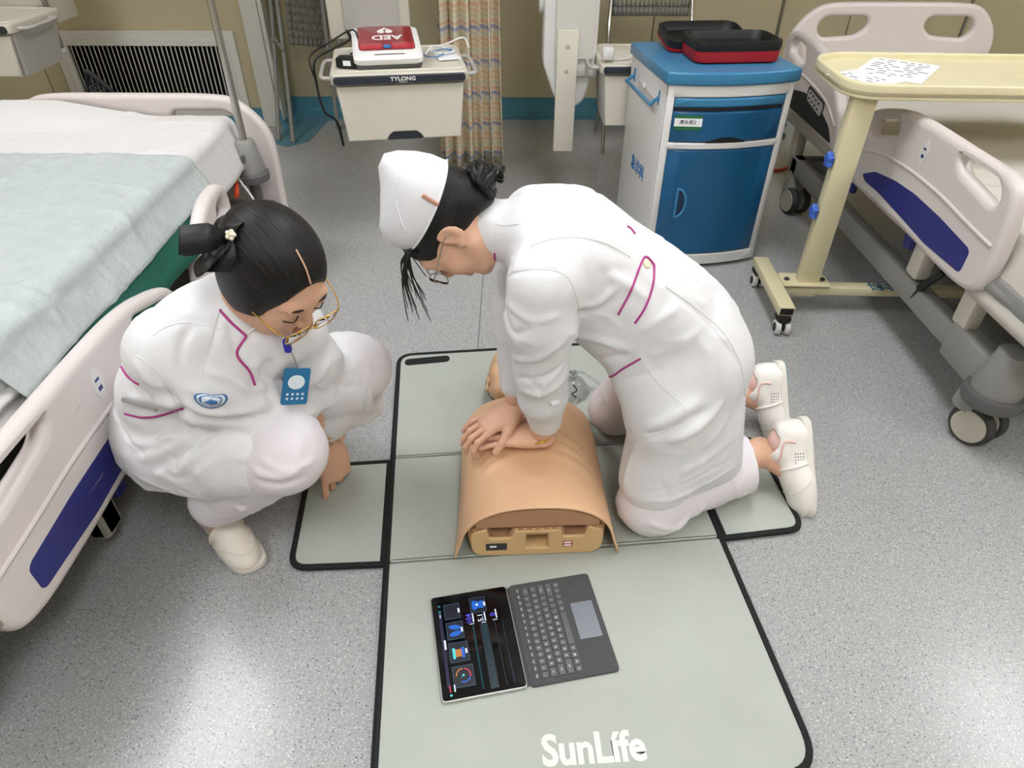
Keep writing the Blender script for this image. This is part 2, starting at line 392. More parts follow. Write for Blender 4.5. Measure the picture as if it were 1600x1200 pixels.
    for yy in (-.32, -1.95): B().box((0, yy, zf), (.85, .07, .075), .008).out('cross_bar', 'grey_paint', r)
    for yy in (-.6, -1.6):
        B().box((0, yy, (.24+.42+dz)/2), (.14, .14, .20+dz), .01).out('lift_column', 'grey_dark', r)
    B().box((0, -1.1, .33+dz*.7), (.22, .6, .05), .01).out('motor_housing', 'dark', r)
    for s in (1, -1):
        for yy in (-.34, -1.94): caster(r, s*(.31 if short else .39), yy, .5 if yy < -1 else .2)
        # corner bumpers
        for yy in (-1.97,):
            z_ = .205
            B().lathe([(.045, -.055), (.074, -.05), (.080, -.03), (.076, -.012), (.05, -.01)], (s*(.29 if short else .40), yy, z_), 24).out('bumper', 'grey_dark', r)
            B().lathe([(.060, -.02), (.064, 0), (.046, .095), (.042, .115), (.030, .120)], (s*(.29 if short else .40), yy, z_), 24).out('corner_post', 'grey_paint', r)
    return r
GRP = 'hospital beds'
bedR = bed('beige electric hospital bed at right with the navy striped side rail raised', (1.735, 3.42, 0), 0, .455, 0, -1, GRP)
bedL = bed('hospital bed at left covered with white sheet, blue pad and green drape', (-1.355, 2.50, 0), -.16, .44, -.19, 1, GRP, -.19, True)

# crumpled grid cloth
def crumple(u, y, seed, amp):
    r_ = np.random.default_rng(seed); D = np.zeros_like(u)
    for k in range(8):
        f = r_.uniform(2, 9, 2)*r_.choice([-1, 1], 2); D += np.sin(f[0]*u+f[1]*y+r_.uniform(0, 6.3))*.10
    for k in range(150):                      # sharp little creases
        c = np.array([r_.uniform(-.85, .1), r_.uniform(.4, 2.5)]); a = r_.normal(0, .7) if r_.random() < .7 else r_.uniform(0, 3.14); L = r_.uniform(.05, .28)
        d = np.array([math.cos(a), math.sin(a)]); p = (u-c[0])*d[0]+(y-c[1])*d[1]; q = -(u-c[0])*d[1]+(y-c[1])*d[0] + .25*p*p/L*r_.normal()
        D += r_.uniform(.35, 1.1)*np.exp(-(q/r_.uniform(.006, .016))**2)*np.exp(-(p/L)**2)
    return amp*D
def cloth(name, xs, ys, zf, m, parent=None, seed=0, amp=.006, th=.0025):
    """xs across (0 = edge of the top, positive down the side), ys along; zf(u, y)->(x, z)"""
    xs, ys = np.array(xs), np.array(ys); U, Yv = np.meshgrid(xs, ys, indexing='ij'); D = crumple(U, Yv, seed, amp)
    nx, ny = len(xs), len(ys); V = []
    for i, u in enumerate(xs):
        k = min(1, max(0, (u+.03)/.06))
        for j, y in enumerate(ys):
            x, z = zf(u, y); d = D[i, j]
            V.append((x + d*k, y, z + d*(1-k)))
    Fc = [(i*ny+j, (i+1)*ny+j, (i+1)*ny+j+1, i*ny+j+1) for i in range(nx-1) for j in range(ny-1)]
    o = mk(name, V, Fc, m, parent, ang=180)
    md = o.modifiers.new('s', 'SOLIDIFY'); md.thickness = th; md.offset = 1
    return o
# left bed: mattress and covers.  u: 0 at the edge of the top, negative inwards, positive down the side
LX = -1.0; ZT = .612
def side_drop(x_edge, z_top, lean=.03, rad=.035):
    def f(u, y):
        if u <= -rad: return (x_edge+u, z_top)
        if u < rad:
            a = (u+rad)/(2*rad)*PI/2
            return (x_edge-rad+rad*math.sin(a)*1.0, z_top-rad+rad*math.cos(a))
        return (x_edge+lean*(u-rad)/.12, z_top-rad-(u-rad))
    return f
mt = tag(B().box((-1.395, 1.46, .535), (.76, 1.98, .125), .03).out('mattress', 'sheet'), 'white mattress of the left hospital bed under its sheets', 'mattress')
us = list(np.linspace(-.80, -.06, 90)) + list(np.linspace(-.05, .05, 14))
base_f = side_drop(LX, ZT, .04)
def sheet_f(u, y):
    x, z = base_f(u, y)
    e = max(0, (y-2.25))/.2
    z += .05*min(1, e)*max(0, min(1, (-u-.30)/.3)) + .010*math.exp(-((y-2.36)/.08)**2)
    return x, z
sh = cloth('bed_sheet', us + [.065, .08, .095, .11, .125, .14, .155], list(np.linspace(.44, 2.465, 230)), sheet_f, 'sheet', None, 3, .0045)
tag(sh, 'crumpled white disposable sheet spread over the left hospital bed', 'bed sheet')
gf0 = side_drop(LX+.009, ZT+.006, .075)
def green_f(u, y):
    x, z = gf0(u, y); return (x + max(0, u-.05)*.05*(1+math.sin(y*19)), z)
gr = cloth('green_drape', list(np.linspace(-.10, .05, 16)) + [.065, .08, .095, .11, .13, .15, .17], list(np.linspace(1.02, 1.90, 100)), green_f, 'green_cloth', None, 3, .0045)
tag(gr, 'dark green surgical drape hanging down the side of the left bed', 'drape')
pf0 = side_drop(LX+.018, ZT+.011, .06)
def pad_f(u, y):
    x, z = pf0(u, y); return (x + max(0, u-.05)*.05*(1+math.sin(y*13+1)) + max(0, u)*.03, z)
pd = cloth('absorbent_pad', list(np.linspace(-.78, -.06, 90)) + list(np.linspace(-.05, .05, 14)) + [.065, .08, .095, .105], list(np.linspace(1.00, 2.04, 150)), pad_f, 'pad', None, 3, .0045)
tag(pd, 'pale blue wrinkled absorbent pad lying across the left bed', 'pad')
# folded white sheets sticking out under the green drape
for k, (yy, zz, aa) in enumerate(((.86, .515, .0), (.80, .485, .05))):
    def ff(u, y, zz=zz): return (LX-.06+u, zz + .01*math.sin(y*9+k))
    o = cloth('folded_sheet', list(np.linspace(-.1, .10, 10)), list(np.linspace(.44, 1.12-.05*k, 24)), ff, 'sheet', None, 20+k, .004, .012)
    tag(o, ['upper', 'lower'][k] + ' folded white sheet layer tucked at the edge of the left mattress', 'bed sheet')
# right bed mattress and sheet
tag(B().box((1.735, 2.42, .515), (.84, 1.90, .09), .03).out('mattress', 'sheet_grey'), 'grey-white mattress of the right hospital bed', 'mattress')
def rs_f(u, y):
    x, z = side_drop(0, .567, .03)(u, y)
    return (1.735-.42-x if True else x, z)
us2 = list(np.linspace(-.82, -.06, 60)) + list(np.linspace(-.05, .05, 14)) + [.065, .08, .10, .12, .14, .16, .18]
rs = cloth('bed_sheet', us2, list(np.linspace(1.38, 3.36, 160)), rs_f, 'sheet_grey', None, 12, .006)
tag(rs, 'greyish rumpled sheet on the right hospital bed under the overbed table', 'bed sheet')

# drip stands
iv = thing('drip_stand', 'steel drip pole standing in the grey corner socket of the left bed', 'drip stand', (-.955, 2.40, .455))
B().lathe([(.050, .0), (.052, .02), (.036, .11), (.030, .118), (.013, .12)], (0, 0, -.02), 24).out('socket', 'grey_paint', iv)
B().lathe([(.03, -.05), (.060, -.045), (.062, -.02), (.05, -.012)], (0, 0, .0), 24).out('socket_ring', 'grey_dark', iv)
B().box((.0, -.043, .045), (.014, .014, .03), .004).out('clamp_screw', 'grey_dark', iv)
B().cyl((0, 0, -.12), (0, 0, 0), .02, 12).out('stem', 'grey_dark', iv)
B().cyl((0, 0, .09), (0, 0, .60), .0125, 16).cyl((0, 0, .60), (0, 0, 1.35), .010, 16).out('pole', 'steel', iv)
hk = B()
for s in (1, -1): hk.tube(smoothpath([(0, 0, 1.35), (s*.05, 0, 1.37), (s*.10, 0, 1.35), (s*.11, 0, 1.39)], 5), .004, 8)
hk.out('hook', 'steel', iv)
p = thing('infusion_hanger', 'brushed steel infusion pole hanging from the ceiling before the grille', 'hanger', (-2.2, 3.57, .585))
B().cyl((0, 0, .02), (0, 0, CEIL-.585), .0135, 16).out('pole', 'steel', p)
B().lathe([(.006, 0), (.017, .004), (.018, .014), (.014, .022)], (0, 0, 0), 16).out('end_cap', 'trim_white', p)
for i, (x, y, l) in enumerate(((1.52, 4.3, 'thin steel drip pole behind the head of the right bed, nearer the blue cabinet'), (2.58, 4.3, 'thin steel drip pole at the far right behind the headboard'))):
    p = thing('drip_stand', l, 'drip stand', (x, y, 0), 0, 'drip poles by the back wall')
    B().cyl((0, 0, .04), (0, 0, 1.9), .011, 12).out('pole', 'steel', p)
    fb = B()
    for k in range(5):
        a = 2*PI*k/5+.3; fb.tube([(0, 0, .06), (.2*math.cos(a), .2*math.sin(a), .03)], .009, 8); fb.ball((.2*math.cos(a), .2*math.sin(a), .02), .02, 10)
    fb.out('base', 'grey_dark', p)

# ------------------------------------------------------------ overbed table
ot = thing('overbed_table', 'cream overbed table on a wheeled H-shaped steel frame beside the right bed', 'table', (1.045, 2.195, 0), -.04)
ol = rpoly([(-.03, -.06), (.95, -.06), (.95, .39), (-.03, .39)], [.12, .05, .05, .16], 8)
MT = Matrix.Translation((0, 0, .781))
plate('tabletop', [ol], .026, .004, 'cream_top', ot, MT)
inn = rpoly([(-.012, -.042), (.932, -.042), (.932, .372), (-.012, .372)], [.105, .04, .04, .14], 8)
plate('rim', [ol, inn], .040, .005, 'cream_top', ot, Matrix.Translation((0, 0, .793)))
B().box((.045, .0, .42), (.075, .042, .72), .003).out('post', 'cream', ot)
B().box((.045, .0, .745), (.064, .034, .06), .002).box((.10, .11, .770), (.16, .26, .012), .003).out('bracket', 'cream', ot)
B().box((-.075, .0, .095), (.055, .38, .034), .003).out('foot_bar', 'cream', ot)
B().box((-.075, -.1901, .095), (.046, .002, .025)).out('bar_end', 'black', ot)
B().box((.80, .0, .095), (.055, .42, .034), .003).out('foot_bar', 'cream', ot)
B().box((.36, .0, .085), (.86, .05, .03), .003).out('base_beam', 'cream', ot)
pl = plate('mounting_plate', [rpoly([(-.05, -.045), (.12, -.045), (.12, .05), (-.05, .05)], .012)], .006, .001, 'cream', ot, Matrix.Translation((0, .0, .116)))
for x, y in ((-.03, .0), (.10, .0)): B().lathe([(.010, 0), (.010, .005), (.006, .009)], (x, y, .118), 12).out('bolt', 'dark', pl)
text('lettering', '急诊科', .06, 'teal_ink', ot, Matrix.Translation((.36, .0, .1007)) @ Matrix.Rotation(PI, 4, 'Z'), bold=.0008)
for kx in (-.075, .80):
    for ky in (-.17, .17):
        c = B().box((kx, ky, .062), (.05, .06, .035), .014).out('caster', 'black', ot)
        for s in (-1, 1):
            wv = B(); q = Matrix.Rotation(PI/2, 4, 'Y') 
            wv.lathe([(.018, -.009), (.026, -.008), (.027, 0), (.026, .008), (.018, .009)], (kx+s*.016, ky-.012, .027), 20, q); wh = wv.out('wheel', 'abs_white', c)
            wv = B(); wv.lathe([(.016, -.0105), (.016, .0105)], (kx+s*.016, ky-.012, .027), 16, q); wv.out('hub', 'black', wh)
def star_knob(parent, o, d=(-1, 0, 0)):
    M = frame(o, Vector(d).orthogonal(), Vector(d).cross(Vector(d).orthogonal())).to_3x3()
    pts = []
    for k in range(30):
        a = 2*PI*k/30; rr = .022+.005*math.cos(5*a); pts.append((rr*math.cos(a), rr*math.sin(a)))
    plate('knob', [pts], .020, .006, 'blue_knob', parent, Matrix.Translation(o) @ M.to_4x4())
star_knob(ot, (-.005, .0, .565)); star_knob(ot, (-.005, .0, .385))
for z in (.565, .385): B().cyl((-.003, 0, z), (.012, 0, z), .006, 10).out('knob_stem', 'steel', ot)
# sheets of paper with printed marks on the table
for k, (u, v, rz, wd, hg) in enumerate(((.225, .20, .10, .21, .295), (.12, .12, -.32, .18, .25))):
    t = thing('printed_form', ['white printed form lying on the overbed table, upper sheet', 'white paper lying half under the printed form on the overbed table'][k], 'paper', (1.045, 2.195, .7950+.001*(1-k)), 0)
    M = Matrix.Translation((u, v, 0)) @ Matrix.Rotation(rz-.75, 4, 'Z')
    B().box((0, 0, 0), (wd, hg, .0008)).out('sheet', 'paper', t).matrix_basis = M
    mk_ = B()
    for row in range(9):
        y = hg/2-.03-row*.028; x = -wd/2+.02
        while x < wd/2-.03:
            ww = random.uniform(.01, .035)
            if random.random() < .7: mk_.box((x+ww/2, y, .0006), (ww, .006, .0003))
            x += ww+.012
    mk_.out('print', 'ink', t).matrix_basis = M

# ------------------------------------------------------------ bedside cabinet
cb = thing('bedside_cabinet', 'blue and white plastic bedside cabinet standing beside the right bed', 'cabinet', (.543, 2.512, 0), .129)
CW, CD, CH = .48, .47, .76
def bow(x, d=.035): return -d*(1-((x-CW/2)/(CW/2))**2)
def bowed_plate(name, x0, x1, z0, z1, dy0, dy1, m, parent, bev=.004, n=14, holes=None):
    """slab following the bowed front between front offset dy0 (outer) and dy1"""
    b = B(); rings = []
    for i in range(n+1):
        x = x0+(x1-x0)*i/n; y = bow(x)
        e = bev if i in (0, n) else 0
        rings.append([(x, y+dy0+bev, z0), (x, y+dy0+e, z0+bev), (x, y+dy0+e, z1-bev), (x, y+dy0+bev, z1), (x, y+dy1, z1), (x, y+dy1, z0)])
    b.loft(rings); return b.out(name, m, parent, ang=30)
def bowed_outline(x0, x1, y1, dy=0, n=14):
    return [(x1, y1), (x0, y1)] + [(x0+(x1-x0)*i/n, bow(x0+(x1-x0)*i/n)+dy) for i in range(n+1)]
plate('cabinet_top', [rpoly(bowed_outline(-.008, CW+.008, CD+.008, -.012), .006, 2)], .044, .008, 'blue_plastic', cb, Matrix.Translation((0, 0, CH-.022)), bres=3)
B().box((.012, CD/2+.005, .370), (.024, CD-.01, .695), .008).out('side_panel', 'abs_white', cb)
B().box((CW-.012, CD/2+.005, .370), (.024, CD-.01, .695), .008).out('side_panel', 'abs_white', cb)
B().box((CW/2, CD-.01, .37), (CW-.03, .014, .66)).out('back_panel', 'abs_white', cb)
B().box((CW/2, CD/2, .10), (CW-.04, CD-.06, .12)).box((CW/2, CD/2, .5), (CW-.04, CD-.08, .4)).out('carcass', 'abs_white', cb)
for z0, z1 in ((.676, .716), (.492, .516), (.015, .062)): bowed_plate('front_rail', .004, CW-.004, z0, z1, -.004, .04, 'abs_white', cb)
for x0, x1 in ((.004, .030), (CW-.030, CW-.004)): bowed_plate('front_stile', x0, x1, .02, .716, -.003, .05, 'abs_white', cb, n=3)
bowed_plate('drawer_slot', .032, CW-.032, .516, .676, .012, .03, 'charcoal', cb)
tr = bowed_plate('pull_tray', .032, CW-.032, .642, .674, -.006, .03, 'blue_plastic', cb, .006)
dr = bowed_plate('drawer', .032, CW-.032, .518, .626, -.003, .03, 'blue_door', cb, .006)
# finger cut-out under the drawer
pts = [(CW/2-.075+.15*i/14, .519+.018*math.sin(PI*i/14)) for i in range(15)]
B().loft([[(x, bow(x)-.0036, z), (x, bow(x)-.0036, .5175), (x, bow(x)+.004, .5175), (x, bow(x)+.004, z)] for x, z in pts]).out('finger_pull', 'black', dr, ang=30)
do = bowed_plate('door', .032, CW-.032, .064, .490, -.003, .03, 'blue_door', cb, .006)
def bsl(x): return 2*.035*(x-CW/2)/(CW/2)**2
hx, hz = .105, .285
Mh = frame((hx, bow(hx)-.0035, hz), (1, bsl(hx), 0), (0, 0, 1))
def dshape(r, o=0): return [(r*math.cos(a)*.8+o, r*1.25*math.sin(a)) for a in [(-PI/2)+PI*i/16 for i in range(17)]]
B().tube([Mh @ Vector((x, y, .002)) for x, y in dshape(.046, -.014)+[(-.014, .03), (-.014, 0), (-.014, -.03)]], .0055, 8, closed=True).out('handle_rim', 'blue_plastic', do)
plate('handle_recess', [dshape(.042, -.013)], .006, 0, 'handle_dark', do, Mh)
# drawer sticker
lab = plate('sticker', [rpoly([(-.05, -.026), (.05, -.026), (.05, .026), (-.05, .026)], .003)], .0012, 0, 'green_label', dr, frame((.088, bow(.088)-.0042, .590), (1, bsl(.088), 0), (0, 0, 1)))
plate('sticker_strip', [[(-.05, -.014), (.05, -.014), (.05, .014), (-.05, .014)]], .0012, 0, 'paper', dr, frame((.088, bow(.088)-.0052, .591), (1, bsl(.088), 0), (0, 0, 1)))
text('sticker_lettering', '床头柜2', .017, 'ink', dr, frame((.086, bow(.086)-.0060, .591), (1, bsl(.088), 0), (0, 0, 1)), th=.0002, bold=.0003)
# left side: hook recess, towel rail, lettering
Ml = frame((-.0008, CD/2, 0), (0, -1, 0), (0, 0, 1))
plate('side_recess', [rpoly([(-.10, .60), (.13, .585), (.13, .64), (-.10, .655)], .014)], .004, .0015, 'abs', cb, Ml)
B().tube([(-.001, CD/2-.165, .655), (-.032, CD/2-.165, .632), (-.032, CD/2+.165, .632), (-.001, CD/2+.165, .655)], .007, 10).out('towel_rail', 'blue_plastic', cb)
for s in (-1, 1): B().box((-.001, CD/2+s*.165, .655), (.006, .012, .05), .003).out('rail_mount', 'blue_plastic', cb)
B().ball((-.004, CD/2+.02, .648), (.007, .012, .014)).out('hook', 'abs_white', cb)
text('side_lettering', '急诊科', .062, 'blue_ink', cb, frame((-.0014, CD/2-.01, .335), (0, -1, 0), (0, 0, 1)), bold=.0008)
for x in (.05, CW-.05):
    for y in (.05, CD-.05): B().lathe([(.012, 0), (.018, .004), (.018, .02)], (x, y, 0), 12).out('foot', 'dark', cb)

# open red case on the cabinet
rc = thing('carry_case', 'open red zip case with black lining lying on the blue cabinet', 'case', (.80, 2.72, CH+.0), .10)
def rr(wx, wy, r=.05, n=6): return rpoly([(-wx, -wy), (wx, -wy), (wx, wy), (-wx, wy)], r, n)
b = B(); b.loft([[(x, y, z) for x, y in rr(a, c, .05)] for a, c, z in ((.150, .095, .0), (.158, .104, .008), (.160, .106, .030), (.160, .106, .0435))]); b.out('case_body', 'red_fab', rc)
b = B(); b.loft([[(x, y, z) for x, y in rr(a, c, .05)] for a, c, z in ((.161, .107, .043), (.163, .109, .060), (.161, .107, .074), (.150, .096, .076), (.146, .092, .070), (.140, .086, .046))]); b.out('lining', 'black', rc)
b = B(); Mx = Matrix.Translation((-.045, .19, .012)) @ Matrix.Rotation(.16, 4, 'X')
b.loft([[Mx @ Vector((x, y, z)) for x, y in rr(a, c, .05)] for a, c, z in ((.150, .095, .0), (.160, .106, .010), (.161, .107, .045), (.150, .097, .050), (.146, .092, .030), (.140, .086, .020))]); b.out('case_lid', 'black', rc)
b = B(); b.loft([[Mx @ Vector((x, y, z)) for x, y in rr(a, c, .05)] for a, c, z in ((.1505, .0955, -.001), (.1608, .1068, .009), (.1614, .1074, .020))], cap=False); b.out('lid_shell', 'red_fab', rc)
B().box((.166, -.02, .05), (.012, .04, .018), .004).out('zip_tab', 'black', rc)

# ------------------------------------------------------------ ceiling pendants with drawer shelves
def pendant_shelf(root, ox, oy, W, D, z1, drawer_h, brand=True, o=None):
    """ox,oy front-left corner, shelf top z1, drawer under it; local coords of root"""
    def P(x, y, z): return (ox+x, oy+y, z)
    ol = rpoly([(0, 0), (W, 0), (W, D), (0, D)], [.035, .035, .02, .02], 5)
    ol = [(ox+x, oy+y) for x, y in ol]
    sl = plate('shelf', [ol], .040, .008, 'pend', root, Matrix.Translation((0, 0, z1-.02)), bres=3)
    il = [(ox+x, oy+y) for x, y in rpoly([(.025, .05), (W-.025, .05), (W-.025, D-.02), (.025, D-.02)], .03, 5)]
    plate('shelf_rim', [[(ox+x, oy+y) for x, y in rpoly([(.015, .04), (W-.015, .04), (W-.015, D-.01), (.015, D-.01)], .035, 5)], il], .008, .003, 'pend', sl, Matrix.Translation((0, 0, z1)))
    fb = rpoly([(.012, z1-.036), (W-.012, z1-.036), (W-.012, z1-.006), (.012, z1-.006)], .014, 5)
    plate('front_band', [[(ox+x, z) for x, z in fb]], .012, .004, 'charcoal', sl, Matrix.Translation((0, oy-.002, 0)) @ Matrix.Rotation(PI/2, 4, 'X'))
    if brand:
        text('brand_lettering', 'TYLONG', .019, 'white_gloss', sl, frame((ox+W*.52, oy-.0085, z1-.019), (1, 0, 0), (0, 0, 1)), bold=.0006, th=.0004, sx=1.25)
        text('brand_lettering', 'MEDICAL', .007, 'white_gloss', sl, frame((ox+W*.52, oy-.0085, z1-.030), (1, 0, 0), (0, 0, 1)), th=.0004, sx=1.1)
    b = B(); h = drawer_h
    b.loft([[P(x, y, z1-.04) for x, y in rpoly([(.012, .03), (W-.012, .03), (W-.012, D-.02), (.012, D-.02)], .02, 3)],
            [P(x, y, z1-.04-h) for x, y in rpoly([(.035, .05), (W-.035, .05), (W-.035, D-.05), (.035, D-.05)], .02, 3)]])
    b.out('drawer_box', 'pend_grey', root, ang=30)
    # drawer front, tapered, with finger cut-out
    zc = z1-.045; zb = zc-h+.01
    cut = [(ox+W*.5-.075+.15*i/10, zb+.0+.030*min(1, 2.2*math.sin(PI*i/10))) for i in range(11)]
    ol2 = [(ox+.02, zc), (ox+.038, zb), *cut, (ox+W-.038, zb), (ox+W-.02, zc)]
    df = plate('drawer_front', [ol2], .02, .005, 'pend', root, Matrix.Translation((0, oy+.018, 0)) @ Matrix.Rotation(PI/2, 4, 'X'))
    plate('finger_pull', [rpoly([(ox+W*.5-.072, zb-.002), (ox+W*.5+.072, zb-.002), (ox+W*.5+.06, zb+.028), (ox+W*.5-.06, zb+.028)], .01)], .008, .002, 'charcoal', df, Matrix.Translation((0, oy+.018, 0)) @ Matrix.Rotation(PI/2, 4, 'X'))
    # side handles
    for s, x in ((-1, 0), (1, W)):
        B().tube(smoothpath([P(x, .06, z1-.025), P(x+s*.035, .075, z1-.025), P(x+s*.04, D*.4, z1-.025), P(x+s*.035, D*.72, z1-.025), P(x, D*.76, z1-.025)], 6), .008, 10).out('grab_handle', 'pend_grey', root)
pa = thing('medical_pendant', 'ceiling pendant with drawer shelf carrying the red defibrillator', 'medical pendant', (-.69, 2.68, 0), .17)
pendant_shelf(pa, 0, 0, .525, .46, .70, .215)
b = B().box((.16, .72, 1.75), (.36, .20, 2.1), .015); b.out('column', 'pend', pa)
B().box((.17, .615, 1.75), (.24, .014, 2.08), .005).out('column_panel', 'pend_grey', pa)
B().box((.20, .53, .72), (.22, .16, .05), .012).out('shelf_arm', 'pend_grey', pa)

pb = thing('medical_pendant', 'ceiling pendant column with long cover strip and side drawer, beside the curtain', 'medical pendant', (.13, 3.20, 0), 0)
zb_ = .44
ol = rpoly([(0, .62), (0, 2.75), (.235, 2.75), (.235, .62), (.19, zb_+.02), (.13, zb_-.01), (.06, zb_+.03)], [.01, .01, .01, .12, .05, .05, .1], 6)
plate('column', [ol], .20, .012, 'abs_white', pb, Matrix.Translation((0, .12, 0)) @ Matrix.Rotation(PI/2, 4, 'X'), bres=3)
B().box((.135, .012, 1.72), (.17, .014, 2.15), .005).out('column_panel', 'trim_white', pb)
cs = B().box((.105, -.004, .505), (.092, .012, .52), .005).out('cover_strip', 'pend', pb)
for z in (.70, .60): B().lathe([(.009, 0), (.009, .003), (.005, .004)], (.105, -.010, z), 12, Matrix.Rotation(PI/2, 3, 'X')).box((.105, -.0145, z), (.010, .001, .003)).out('screw_cap', 'hub', cs)
B().cyl((.0, .10, .86), (-.02, .10, .86), .05, 20).out('round_socket', 'abs_white', pb)
pc = thing('medical_pendant', 'second pendant drawer shelf half hidden behind the blue cabinet', 'medical pendant', (.365, 3.02, 0), 0)
pendant_shelf(pc, 0, 0, .50, .40, .665, .215, False)
B().box((.03, .05, .70), (.05, .06, .05), .012).out('rail_clamp', 'abs_white', pc)
B().box((-.04, .20, .60), (.10, .05, .05), .01).out('arm', 'pend_grey', pc)
pdn = thing('medical_pendant', 'grey banded pendant drawer shelf cut off at the left edge', 'medical pendant', (-2.60, 3.1, 0), .0)
pendant_shelf(pdn, 0, 0, .50, .40, .79, .17, False)
B().box((.25, .62, 1.75), (.3, .2, 2.1), .015).out('column', 'pend', pdn)
B().box((.25, .47, .76), (.2, .2, .05), .01).out('shelf_arm', 'pend_grey', pdn)

# defibrillator
ad = thing('defibrillator', 'red and white AED unit lying on the pendant shelf', 'defibrillator', (-.505, 2.92, .722), .20)
ad.scale = (1.05, 1.2, .85); ad.rotation_euler.x = .16
def rrz(a, c, z, r=.03, oy=0): return [(x, y+oy, z) for x, y in rr(a, c, r)]
b = B(); b.loft([rrz(.118, .125, 0), rrz(.122, .13, .012), rrz(.120, .128, .03)]); b.out('base_shell', 'grey_dark', ad)
b = B(); b.loft([rrz(.122, .132, .028), rrz(.126, .136, .034), rrz(.126, .136, .052), rrz(.116, .126, .060)]); b.out('case_shell', 'white_gloss', ad)
b = B(); b.loft([rrz(.103, .096, .058, .018, .022), rrz(.103, .096, .066, .018, .022), rrz(.094, .088, .071, .018, .022)]); b.out('lid', 'red_gloss', ad)
for s in (-1, 1):
    b = B(); b.loft([[(x+s*.058, y-.058, z) for x, y in rr(a, c, .010)] for a, c, z in ((.040, .019, .066), (.040, .019, .0725), (.035, .015, .075))]); b.out('lid_grip', 'red_gloss_light', ad)
B().box((0, .06, -.022), (.16, .05, .05), .01).out('stand', 'grey_dark', ad)
B().box((0, -.066, .072), (.026, .02, .006), .002).out('status_window', 'blue_ink', ad)
B().box((.005, -.108, .0595), (.11, .007, .003), .001).out('handle_slot', 'black', ad)
text('lettering', 'AED', .052, 'white_gloss', ad, Matrix.Translation((.004, .012, .0715)) @ Matrix.Rotation(PI, 4, 'Z'), bold=.0012, th=.0004, sx=1.15)
hp = []
for k in range(24):
    a = 2*PI*k/24; hp.append((.0022*16*math.sin(a)**3/1.6, .0022*(13*math.cos(a)-5*math.cos(2*a)-2*math.cos(3*a)-math.cos(4*a))/1.6))
Mhp = Matrix.Translation((0, .068, .0716)) @ Matrix.Rotation(PI, 4, 'Z') @ Matrix.Diagonal((1.35, 1.25, 1, 1))
plate('heart_mark', [hp], .0008, 0, 'white_gloss', ad, Mhp)
plate('bolt_mark', [[(.002, .012), (-.006, -.002), (-.001, -.002), (-.004, -.014), (.006, .001), (.001, .001)]], .0008, 0, 'red_gloss', ad, Mhp @ Matrix.Translation((0, 0, .0006)))
# power adapter and its black cables
ap = thing('power_adapter', 'black power adapter with coiled cable on the pendant shelf beside the AED', 'adapter', (-.615, 2.80, .702), -.1)
B().box((0, 0, .02), (.13, .06, .036), .006).out('brick', 'black', ap)
B().box((-.02, -.0303, .02), (.03, .001, .018)).out('rating_label', 'paper', ap)
B().tube(smoothpath([(.065, 0, .02), (.10, -.01, .02), (.12, .0, .008)], 6), .004, 8).tube(smoothpath([(.02, .03, .03), (-.03, .12, .05), (-.08, .20, .09), (-.05, .14, .07), (-.10, .05, .05), (-.155, .0, .02), (-.165, .0, -.06), (-.14, -.03, -.16), (-.10, -.02, -.20), (-.085, -.02, -.30), (-.09, -.02, -.22)], 8), .0045, 8).out('cord', 'black', ap)
B().tube(smoothpath([(-.02, .03, .04), (.0, .08, .05), (-.04, .16, .10), (-.13, .12, .06), (-.18, .02, .03), (-.17, .0, -.04)], 8), .0035, 8).out('cord', 'black', ap)
# electrode leads and pad packet
ep = thing('electrode_leads', 'loose white and blue electrode leads on a white packet on the pendant shelf', 'leads', (-.30, 2.98, .702), .1)
B().box((.03, -.02, .004), (.09, .10, .004), .001, Matrix.Rotation(.2, 4, 'Z')).out('packet', 'paper', ep)
B().tube(smoothpath([(-.06, .02, .006), (-.03, .05, .03), (.03, .06, .02), (.06, .02, .016), (.0, -.01, .016), (-.04, .03, .02), (.03, .09, .03), (.10, .10, .05), (.12, .05, .02)], 8), .0035, 8).out('lead', 'cable_white', ep)
B().tube(smoothpath([(-.08, .07, .015), (-.06, -.03, .01), (-.01, -.05, .012), (.02, .0, .015), (.05, .03, .02), (.01, .04, .02), (-.03, .0, .018)], 8), .003, 8).out('lead', 'cable_blue', ep)
# white router box and cable on the second shelf
ch = thing('charger_box', 'small white charger box with thin cable behind the red case', 'charger', (.66, 3.14, .667), 0)
B().box((.02, 0, .02), (.15, .08, .036), .005).out('box', 'abs_white', ch)
B().box((.045, -.0, .055), (.022, .02, .03), .005).tube(smoothpath([(.045, 0, .07), (.0, .02, .07), (-.10, .0, .02), (-.2, -.05, .006), (-.27, -.06, .008)], 8), .003, 8).out('cable', 'cable_white', ch)

